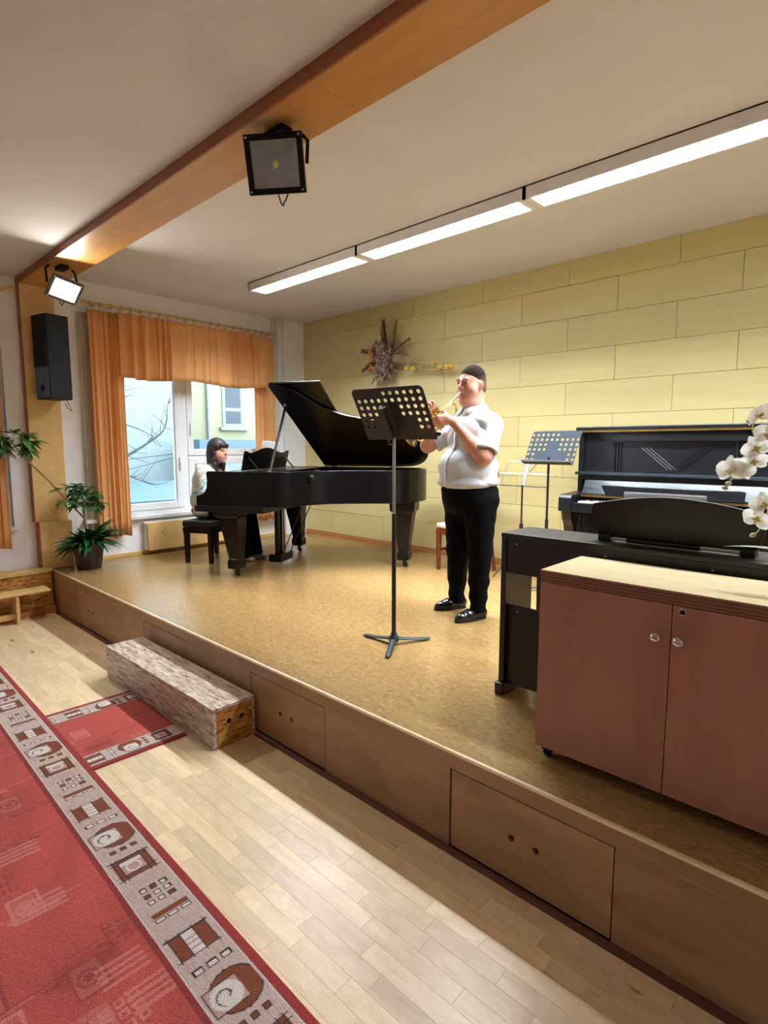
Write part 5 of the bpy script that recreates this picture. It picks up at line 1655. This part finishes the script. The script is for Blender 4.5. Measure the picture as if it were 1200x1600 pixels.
HC = (-.046, -.008, 1.632)
B = Field((-.36, -.26, .05), (.34, .44, 1.80), .004)
P = head(B, HC, 1., jaw=1.12, cheek=1.15)
B.ell((HC[0], HC[1] + .030, HC[2] - .128), (.060, .052, .034), .03)
B.cone((HC[0], HC[1] - .035, HC[2] - .07), (-.05, -.03, 1.40), .064, .078, .03)
B.ell((-.05, -.01, 1.25), (.165, .12, .19), .05); B.ell((-.055, .03, 1.02), (.175, .175, .16), .06); B.ell((-.055, 0, .88), (.165, .15, .13), .05)
B.cone((-.20, -.025, 1.335), (.10, -.02, 1.335), .05, .05, .05)
EL, ER = Vector((-.255, .080, 1.135)), Vector((.215, .150, 1.215))
WL, WR = T(-.052, -.058, -.098), T(-.058, .088, -.012)
SL, SR = Vector((-.222, -.02, 1.335)), Vector((.125, -.01, 1.335))
for S_, E_, W_ in ((SL, EL, WL), (SR, ER, WR)):
    B.cone(S_, E_, .060, .050, .03)
    B.cone(E_, E_.lerp(W_, .38), .049, .049, .03)
    B.cone(E_.lerp(W_, .38), W_, .049, .0295, .02)
# left hand: palm along the player's left of the valves, fingers closing round their front
palm = [T(.022, -.036, -.002), T(.026, -.037, -.022), T(.024, -.037, -.042), T(.018, -.036, -.060)]
B.cone(WL, T(-.025, -.046, -.055), .029, .028, .02)
for i, k in enumerate(palm):
    B.cone(T(-.028, -.043, -.035 - .012 * i), k, .018, .0125, .016)
lens = [.9, 1.05, 1., .82]
for i, k in enumerate(palm):
    L = lens[i]; u0 = [-.002, -.022, -.042, -.060][i]
    p1 = T(.022 + .020 * L, -.020, u0 + .002); p2 = T(.020 + .024 * L, .008, u0 + .003); p3 = T(.006 + .012 * L, .026, u0 + .003)
    B.cone(k, p1, .0105, .0098, .004); B.cone(p1, p2, .0098, .0092, .003); B.cone(p2, p3, .0092, .0080, .003)
B.cone(T(-.036, -.040, -.030), T(-.044, -.022, -.004), .0135, .0115, .012); B.cone(T(-.044, -.022, -.004), T(-.038, .006, .006), .0115, .009, .004)
# right hand: arched over the valve caps
kn_ = [T(-.036, .040, .044), T(-.014, .042, .050), T(.008, .042, .048), T(.028, .040, .040)]
B.cone(WR, T(-.035, .066, .012), .029, .026, .02)
for i, k in enumerate(kn_):
    B.cone(T(-.040 + .012 * i, .070, .008), k, .0175, .0115, .016)
tips = [T(-.027, -.002, .074), T(.000, -.003, .075), T(.027, -.002, .074), T(.050, .010, .040)]
for i, k in enumerate(kn_):
    mid = k.lerp(tips[i], .45) + tu * .026
    md2 = k.lerp(tips[i], .82) + tu * .016
    B.cone(k, mid, .0102, .0095, .004); B.cone(mid, md2, .0095, .0088, .003); B.cone(md2, tips[i], .0088, .0075, .003)
B.cone(T(-.050, .058, .004), T(-.046, .034, -.002), .013, .0105, .012); B.cone(T(-.046, .034, -.002), T(-.030, .018, .010), .0105, .0085, .004)
# legs inside the trousers
LEG = {'R': [(.045, -.01, .84), (.088, -.035, .48), (.158, -.098, .085)], 'L': [(-.155, 0, .84), (-.142, -.02, .48), (-.115, -.04, .085)]}
for k in 'RL':
    B.chain(LEG[k][:2] + [tuple(Vector(LEG[k][1]).lerp(Vector(LEG[k][2]), .88))], [.09, .058, .036], .02)
me, V = B.mesh('body')
C = np.tile(SK['base'], (len(V), 1))
for q in (-1, 1):
    C = blend(C, .55 * gauss(V, P(q * .048, .07, -.042), (.03, .03, .026)), 'rosy')
    C = blend(C, .8 * gauss(V, P(q * .086, -.008, -.016), (.012, .024, .03)), 'rosy')
C = blend(C, .45 * gauss(V, P(0, .112, -.03), (.018, .02, .018)), 'rosy')
C = blend(C, .9 * gauss(V, P(0, .10, -.076), (.022, .014, .011)), 'lip')
for E_ in (EL, ER):
    C = blend(C, .6 * gauss(V, E_, (.07, .07, .07)), 'rosy')
for h_ in (T(0, -.02, -.02), T(0, .02, .05)):
    C = blend(C, .35 * gauss(V, h_, (.06, .06, .06)), 'rosy')
C = blend(C, .22 * gauss(V, P(0, .08, -.095), (.05, .05, .035)), 'dark')   # shaved beard shadow on the jaw
setcol(me, C)
link('body', me, 'skin', man)
face_parts(man, P, 1.)
# cropped hair cap
H = Field((HC[0] - .12, HC[1] - .14, HC[2] - .1), (HC[0] + .12, HC[1] + .13, HC[2] + .16), .0035)
H.ell(P(0, -.015, .024), (.0792, .0980, .1040), .01)
H.ell(P(0, -.045, -.02), (.0735, .066, .083), .02)
H.cut(P(0, .085, .060), (0, 1, -.55))
H.cut(P(0, .045, -.022), (0, .40, -.92))
H.ell(P(0, .075, -.045), (.062, .095, .098), .01, 'sub')
H.cut(P(0, -.06, -.06), (0, .1, -1))
for q in (-1, 1):
    H.ell(P(q * .085, -.004, -.02), (.022, .024, .034), .006, 'sub')
hm, HV = H.mesh('hair')
HCc = np.tile(np.array(lin((34, 26, 22))), (len(HV), 1))
fade = np.clip((HC[2] + .045 - HV[:, 2] - .35 * (HV[:, 1] - HC[1])) / .075, 0, 1) * .55
HCc = HCc * (1 - fade[:, None]) + np.array(lin((150, 112, 94))) * fade[:, None]
setcol(hm, HCc)
link('hair', hm, 'hair_crop', man)
# shirt
S = Field((-.38, -.27, .90), (.28, .30, 1.52), .005)
for S_, E_ in ((SL, EL), (SR, ER)):
    S.cone(S_, S_.lerp(E_, .80), .070, .082, .0, flat=True)
    S.cone(S_.lerp(E_, .62), S_.lerp(E_, 1.0), .056, .074, .004, 'sub')
S.ell((-.05, -.01, 1.275), (.193, .148, .185), .03)
S.ell((-.055, .02, 1.06), (.206, .205, .165), .05)
S.ell((-.055, .018, .965), (.208, .206, .060), .03)
S.cone((-.205, -.025, 1.342), (.105, -.02, 1.342), .066, .066, .05)
for q in (-1, 1):
    S.cone((-.05 + q * .03, -.035, 1.425), (-.05 + q * .15, -.025, 1.365), .062, .058, .05)
S.cone((-.05, -.03, 1.40), (-.05, -.03, 1.455), .088, .074, .03)
S.cut((-.05, -.01, 1.452), (0, -.35, 1.))
S.cut((0, 0, .922), (0, 0, -1))
def folds(X, Y, Z):
    ridge = lambda q: 1 - 2 * np.abs(np.sin(q)) ** .7
    low = np.clip((1.10 - Z) / .13, 0, 1)
    d = .0050 * ridge(26 * (Z + .35 * X * np.sign(X + .05) - .25 * Y) + 2.2 * np.sin(9 * X + 5 * Y)) * low
    up = np.clip((Z - 1.12) / .1, 0, 1)
    d = d + .0040 * ridge(34 * (.75 * np.abs(X + .05) + .62 * Z) + 1.3 * np.sin(13 * Z + 7 * Y)) * up * np.clip((np.abs(X + .05) - .04) / .08, 0, 1)
    return d
S.warp(folds)
me, V = S.mesh('shirt')
link('shirt', me, 'shirt', man)
shirt = man.children[-1]
# collar: two pointed wings round the neck
for q in (-1, 1):
    cw = []
    for k in range(9):
        a = R(90 - q * (8 + k * 21))
        r0, r1 = .074, .100 + (.012 if k < 2 else 0)
        zc = 1.452 + .035 * (1 - math.sin(a)) * .5 * .9 - .012
        c0 = Vector((-.05 + r0 * math.cos(a), -.028 + r0 * 1.05 * math.sin(a), zc + .028))
        c1 = Vector((-.05 + r1 * math.cos(a), -.028 + r1 * 1.12 * math.sin(a), zc - (.030 if k < 2 else .012)))
        cw.append([c0, c0.lerp(c1, .45) + Vector((0, 0, .010)), c1])
    MB().sheet(cw).build('collar', 'shirt', man, smooth=60, solid=.004)
# placket and buttons follow the shirt front
def front_y(x, z):
    i = int(round((x - S.lo[0]) / S.h)); k = int(round((z - S.lo[2]) / S.h))
    col = S.a[i, :, k]
    j = np.where(col < 0)[0]
    return S.lo[1] + S.h * (j.max() + .8) if len(j) else 0
zs_ = np.linspace(1.405, .935, 28)
ysm = np.convolve(np.pad([front_y(-.052, z) for z in zs_], 2, 'edge'), np.ones(5) / 5, 'valid')
MB().sheet([[(-.068, y_ - .001, z), (-.052, y_ + .0035, z), (-.036, y_ - .001, z)] for y_, z in zip(ysm, zs_)]).build('placket', 'shirt', shirt, smooth=60, solid=.003)
for k in (2, 7, 12, 17, 22):
    MB().lathe([(.006, 0), (.006, .002), (.002, .0025)], 12, Matrix.Translation((-.052, ysm[k] + .005, zs_[k])) @ Matrix.Rotation(R(-90), 4, 'X')).build('button', 'button', shirt)
# trousers
Q = Field((-.34, -.28, .03), (.34, .28, .99), .006)
Q.ell((-.055, .005, .905), (.198, .190, .105), .03); Q.ell((-.055, -.01, .84), (.20, .185, .12), .04)
for k, (h_, kn2, an) in LEG.items():
    Q.cone(h_, kn2, .118, .083, .035); Q.cone(kn2, Vector(kn2).lerp(Vector(an), .55), .083, .068, .02); Q.cone(Vector(kn2).lerp(Vector(an), .5), Vector(kn2).lerp(Vector(an), 1.05), .069, .057, .02, flat=True)
Q.cut((0, 0, .955), (0, 0, 1))
Q.warp(lambda X, Y, Z: .004 * np.sin(48 * Z + 5 * np.sin(11 * X + 7 * Y)) * np.clip((.42 - Z) / .3, 0, 1) + .002 * np.sin(60 * (Z + X)))
me, V = Q.mesh('trousers')
link('trousers', me, 'trousers', man)
# shoes
for heel, toe in (((.146, -.178), (.214, .072)), ((-.124, -.105), (-.096, .158))):
    h_, t_ = Vector((*heel, 0)), Vector((*toe, 0)); d = (t_ - h_).normalized()
    Sf = Field((min(heel[0], toe[0]) - .09, min(heel[1], toe[1]) - .09, .004), (max(heel[0], toe[0]) + .09, max(heel[1], toe[1]) + .09, .16), .004)
    up_ = Vector((0, 0, 1))
    Sf.cone(h_ + d * .035 + up_ * .045, h_ + d * .06 + up_ * .085, .040, .041, .02)
    Sf.cone(h_ + d * .04 + up_ * .04, h_ + d * .15 + up_ * .036, .038, .042, .02)
    Sf.cone(h_ + d * .14 + up_ * .036, t_ - d * .042 + up_ * .030, .043, .030, .02)
    Sf.cone(t_ - d * .05 + up_ * .028, t_ - d * .016 + up_ * .024, .030, .017, .02)
    Sf.cut((0, 0, .014), (0, 0, -1))
    me, _ = Sf.mesh('shoe')
    so = link('shoe', me, 'leather', man)
    nrm = Vector((-d.y, d.x, 0))
    out = [h_ + d * (.0 + .03 * (1 - math.cos(R(a)))) + nrm * (.036 * math.sin(R(a))) for a in (-90, -60, -30, 0, 30, 60, 90)]
    L_ = (t_ - h_).length
    out = [h_ + d * (.034 - .034 * math.cos(R(a))) + nrm * .038 * math.sin(R(a)) for a in range(-90, 91, 30)] + [h_ + d * .15 + nrm * .043, h_ + d * (L_ - .05) + nrm * .031] + \
          [t_ - d * .03 + d * .034 * math.cos(R(a)) + nrm * .026 * math.sin(R(a)) for a in range(75, -76, -25)] + [h_ + d * (L_ - .05) - nrm * .031, h_ + d * .15 - nrm * .043]
    MB().prism([(p.x, p.y) for p in out], .0008, .016, 'z').build('sole', 'sole', so)
    for k in range(4):
        c = h_ + d * (.115 + .022 * k); z = .084 - .0085 * k
        MB().tube([c + nrm * .018 + up_ * (z - .006), c + d * .004 + up_ * z, c - nrm * .018 + up_ * (z - .006)], .0022, 5).build('lace', 'sole', so)

# ---------------------------------------------------------------- trumpet (held)
tp = thing('trumpet', 'brass trumpet held up by the young man in the white shirt', 'trumpet', man.matrix_basis @ lip, 0)
tp.rotation_euler = (0, 0, MANROT)
def TT(a, s, u): return T(a, s, u) - lip
mt = frame_matrix(-ta * .004, tsd, tu)           # z axis: tsd x tu = -ta or +ta
zsg = 1 if Vector((mt[0][2], mt[1][2], mt[2][2])).dot(ta) > 0 else -1
def along(a, s=0, u=0):
    m = mt.copy(); p = TT(a, s, u)
    for i in range(3): m[i][3] = p[i]
    return m @ Matrix.Scale(zsg, 4, (0, 0, 1))
MB().lathe([(.0135, 0), (.0138, .004), (.011, .012), (.0075, .028), (.006, .045), (.0062, .085)], 16, along(-.238)).build('mouthpiece', 'silver', tp, smooth=50)
MB().tube([TT(-.165, 0, 0), TT(.155, .016, 0)], .0062, 10).build('leadpipe', 'brass', tp, smooth=50)
sl = [TT(.15, .016, 0), TT(.185, .016, -.004), TT(.205, .016, -.03), TT(.205, .016, -.05), TT(.185, .015, -.075), TT(.15, .014, -.079), TT(.03, .010, -.079)]
MB().tube(catmull([tuple(p) for p in sl], 5), .0062, 10).build('tuning_slide', 'brass', tp, smooth=50)
MB().lathe([(.0058, 0), (.0062, .12), (.0075, .18), (.0105, .215), (.017, .245), (.030, .268), (.048, .282), (.060, .288), (.0605, .2895), (.047, .284), (.029, .270), (.016, .247)], 26, along(-.02, -.019, 0), cap=False).build('bell', 'brass', tp, smooth=50)
bt = [TT(-.02, -.019, 0), TT(-.10, -.019, 0), TT(-.135, -.018, -.006), TT(-.150, -.016, -.03), TT(-.150, -.013, -.05), TT(-.135, -.012, -.073), TT(-.10, -.010, -.079), TT(-.03, -.006, -.079)]
MB().tube(catmull([tuple(p) for p in bt], 5), .006, 10).build('bell_bow', 'brass', tp, smooth=50)
for a in (-.027, 0, .027):
    v = MB().tube([TT(a, 0, -.095), TT(a, 0, .038)], .0115, 14).build('valve', 'brass', tp, smooth=40)
    MB().tube([TT(a, 0, .038), TT(a, 0, .060)], .0035, 8).build('valve_stem', 'silver', v)
    MB().tube([TT(a, 0, .060), TT(a, 0, .064)], .0085, 12).build('finger_button', 'silver', v)
    MB().tube([TT(a, 0, -.104), TT(a, 0, -.095)], [.009, .0125], 12).build('valve_cap', 'silver', v)
for a in (-.12, .11):
    MB().tube([TT(a, .0 if a < 0 else .014, 0), TT(a, -.018, 0)], .003, 6).build('brace', 'brass', tp)

# ---------------------------------------------------------------- pianist
wm = thing('person', 'dark-haired woman in patterned blouse seated playing the grand piano', 'person', (-5.5, 3.12, ZS), GA - R(90))
HW = (-.022, .095, 1.165)
B = Field((-.36, -.24, .02), (.36, .62, 1.32), .0045)
P = head(B, HW, .95, jaw=.9, cheek=1., yaw=R(-4))
B.cone((HW[0], HW[1] - .04, HW[2] - .08), (-.01, .02, .97), .050, .058, .03)
B.ell((-.005, .0, .80), (.15, .10, .19), .04); B.ell((0, -.03, .58), (.16, .13, .13), .05)
B.cone((-.15, .015, .955), (.15, .015, .955), .045, .045, .04)
AR = [Vector((.175, .02, .945)), Vector((.225, .11, .735)), Vector((.125, .325, .775))]
AL = [Vector((-.18, .03, .945)), Vector((-.235, .12, .735)), Vector((-.15, .325, .775))]
for q, A_ in ((1, AR), (-1, AL)):
    B.cone(A_[0], A_[1], .048, .040, .03); B.cone(A_[1], A_[2], .040, .025, .02)
    w_ = A_[2]; pc = w_ + Vector((0, .05, .0))
    B.cone(w_, pc, .024, .022, .015)
    for i in range(4):
        kx = (i - 1.5) * .019
        k0 = pc + Vector((kx, .022, .004)); k1 = k0 + Vector((kx * .3, .030, .010 - abs(i - 1.5) * .002)); k2 = k1 + Vector((0, .022, -.012)); k3 = k2 + Vector((0, .010, -.016))
        B.cone(pc + Vector((kx * .7, 0, 0)), k0, .013, .0098, .010); B.cone(k0, k1, .0095, .0088, .004); B.cone(k1, k2, .0088, .008, .003); B.cone(k2, k3, .008, .007, .003)
    B.cone(w_ + Vector((-q * .018, .02, -.004)), w_ + Vector((-q * .042, .055, -.012)), .012, .0095, .01); B.cone(w_ + Vector((-q * .042, .055, -.012)), w_ + Vector((-q * .046, .082, -.020)), .0095, .0075, .004)
LGS = {1: [(.085, -.02, .545), (.085, .40, .515), (.06, .355, .10)], -1: [(-.085, -.02, .545), (-.10, .40, .515), (-.12, .40, .10)]}
for q, L_ in LGS.items():
    B.cone(L_[0], L_[1], .075, .055, .03); B.cone(L_[1], L_[2], .053, .034, .02); B.cone(L_[2], Vector(L_[2]) + Vector((0, .09, -.065)), .03, .022, .02)
me, V = B.mesh('body')
C = np.tile(SK['base'] * .92, (len(V), 1))
for q in (-1, 1):
    C = blend(C, .5 * gauss(V, P(q * .046, .07, -.045), (.028, .03, .024)), 'rosy')
C = blend(C, .95 * gauss(V, P(0, .10, -.076), (.02, .014, .010)), 'lip')
setcol(me, C)
link('body', me, 'skin', wm)
face_parts(wm, P, .95)
H = Field((-.18, -.12, .88), (.15, .30, 1.34), .0045)
H.ell(P(0, -.018, .034), (.090, .106, .104), .01)
H.ell(P(0, -.045, -.04), (.092, .075, .10), .03)
H.cone(P(0, -.055, -.05), P(.0, -.085, -.215), .080, .058, .03)
for q in (-1, 1):
    H.cone(P(q * .072, -.015, .0), P(q * .070, .005, -.165), .028, .024, .02)
    H.cone(P(q * .070, .005, -.155), P(q * .062, .02, -.235), .024, .010, .02)
H.ell(P(0, .083, -.065), (.056, .090, .105), .006, 'sub')
H.cone(P(-.05, .078, .052), P(.045, .082, .054), .022, .022, .012)
H.cone(P(-.045, .090, .040), P(.04, .092, .040), .010, .010, .008)
H.warp(lambda X, Y, Z: .0022 * np.sin(230 * X + 160 * Y + 8 * np.sin(14 * Z)))
hm, _ = H.mesh('hair')
link('hair', hm, 'hair_long', wm)
MB().ell(P(.088, -.002, -.052), (.005, .005, .009), 8, 6).build('earring', 'silver', wm)
S = Field((-.40, -.27, .43), (.40, .40, 1.02), .006)
S.ell((.005, -.02, .83), (.205, .145, .18), .05); S.ell((-.005, .06, .83), (.15, .10, .11), .05)
S.ell((.01, -.03, .64), (.205, .165, .19), .06); S.ell((.01, -.03, .51), (.195, .15, .07), .04)
S.cone((-.15, .015, .955), (.15, .015, .955), .058, .058, .04)
for A_ in (AR, AL):
    S.cone(A_[0], A_[1], .076, .088, .04); S.cone(A_[1], A_[1].lerp(A_[2], .7), .088, .06, .03, flat=True)
S.cone((HW[0], HW[1] - .03, 1.02), (-.01, .09, .86), .062, .022, .01, 'sub')
S.cut((0, 0, .447), (0, 0, -1))
S.warp(lambda X, Y, Z: .005 * np.sin(46 * (Z + .4 * X) + 4 * np.sin(12 * Y + 9 * X)))
me, V = S.mesh('blouse')
link('blouse', me, 'blouse', wm)
Q = Field((-.30, -.24, .03), (.30, .58, .70), .007)
Q.ell((0, -.04, .525), (.185, .165, .075), .03)
for q, L_ in LGS.items():
    an = Vector(L_[2]); an.z = .05; an.y += .03
    Q.cone(L_[0], L_[1], .088, .075, .03); Q.cone(L_[1], an, .073, .098, .03, flat=True)
Q.cut((0, 0, .447), (0, .05, -1)) if False else None
Q.warp(lambda X, Y, Z: .004 * np.sin(70 * X + 50 * Y))
me, V = Q.mesh('trousers')
link('trousers', me, 'trousers', wm)
for q, L_ in LGS.items():
    a0 = Vector((L_[2][0], L_[2][1] - .05, .032)); a1 = Vector((L_[2][0], L_[2][1] + .175, .024))
    Sf = Field(tuple(a0 - Vector((.06, .06, .04))), tuple(a1 + Vector((.06, .06, .1))), .004)
    Sf.cone(a0, a0.lerp(a1, .5), .032, .036, .02); Sf.cone(a0.lerp(a1, .45), a1, .037, .020, .02); Sf.cone(a0 + Vector((0, 0, .02)), a0 + Vector((0, .05, .035)), .03, .028, .02)
    Sf.cut((0, 0, .002), (0, 0, -1))
    me, _ = Sf.mesh('shoe')
    link('shoe', me, 'shoe_beige', wm)
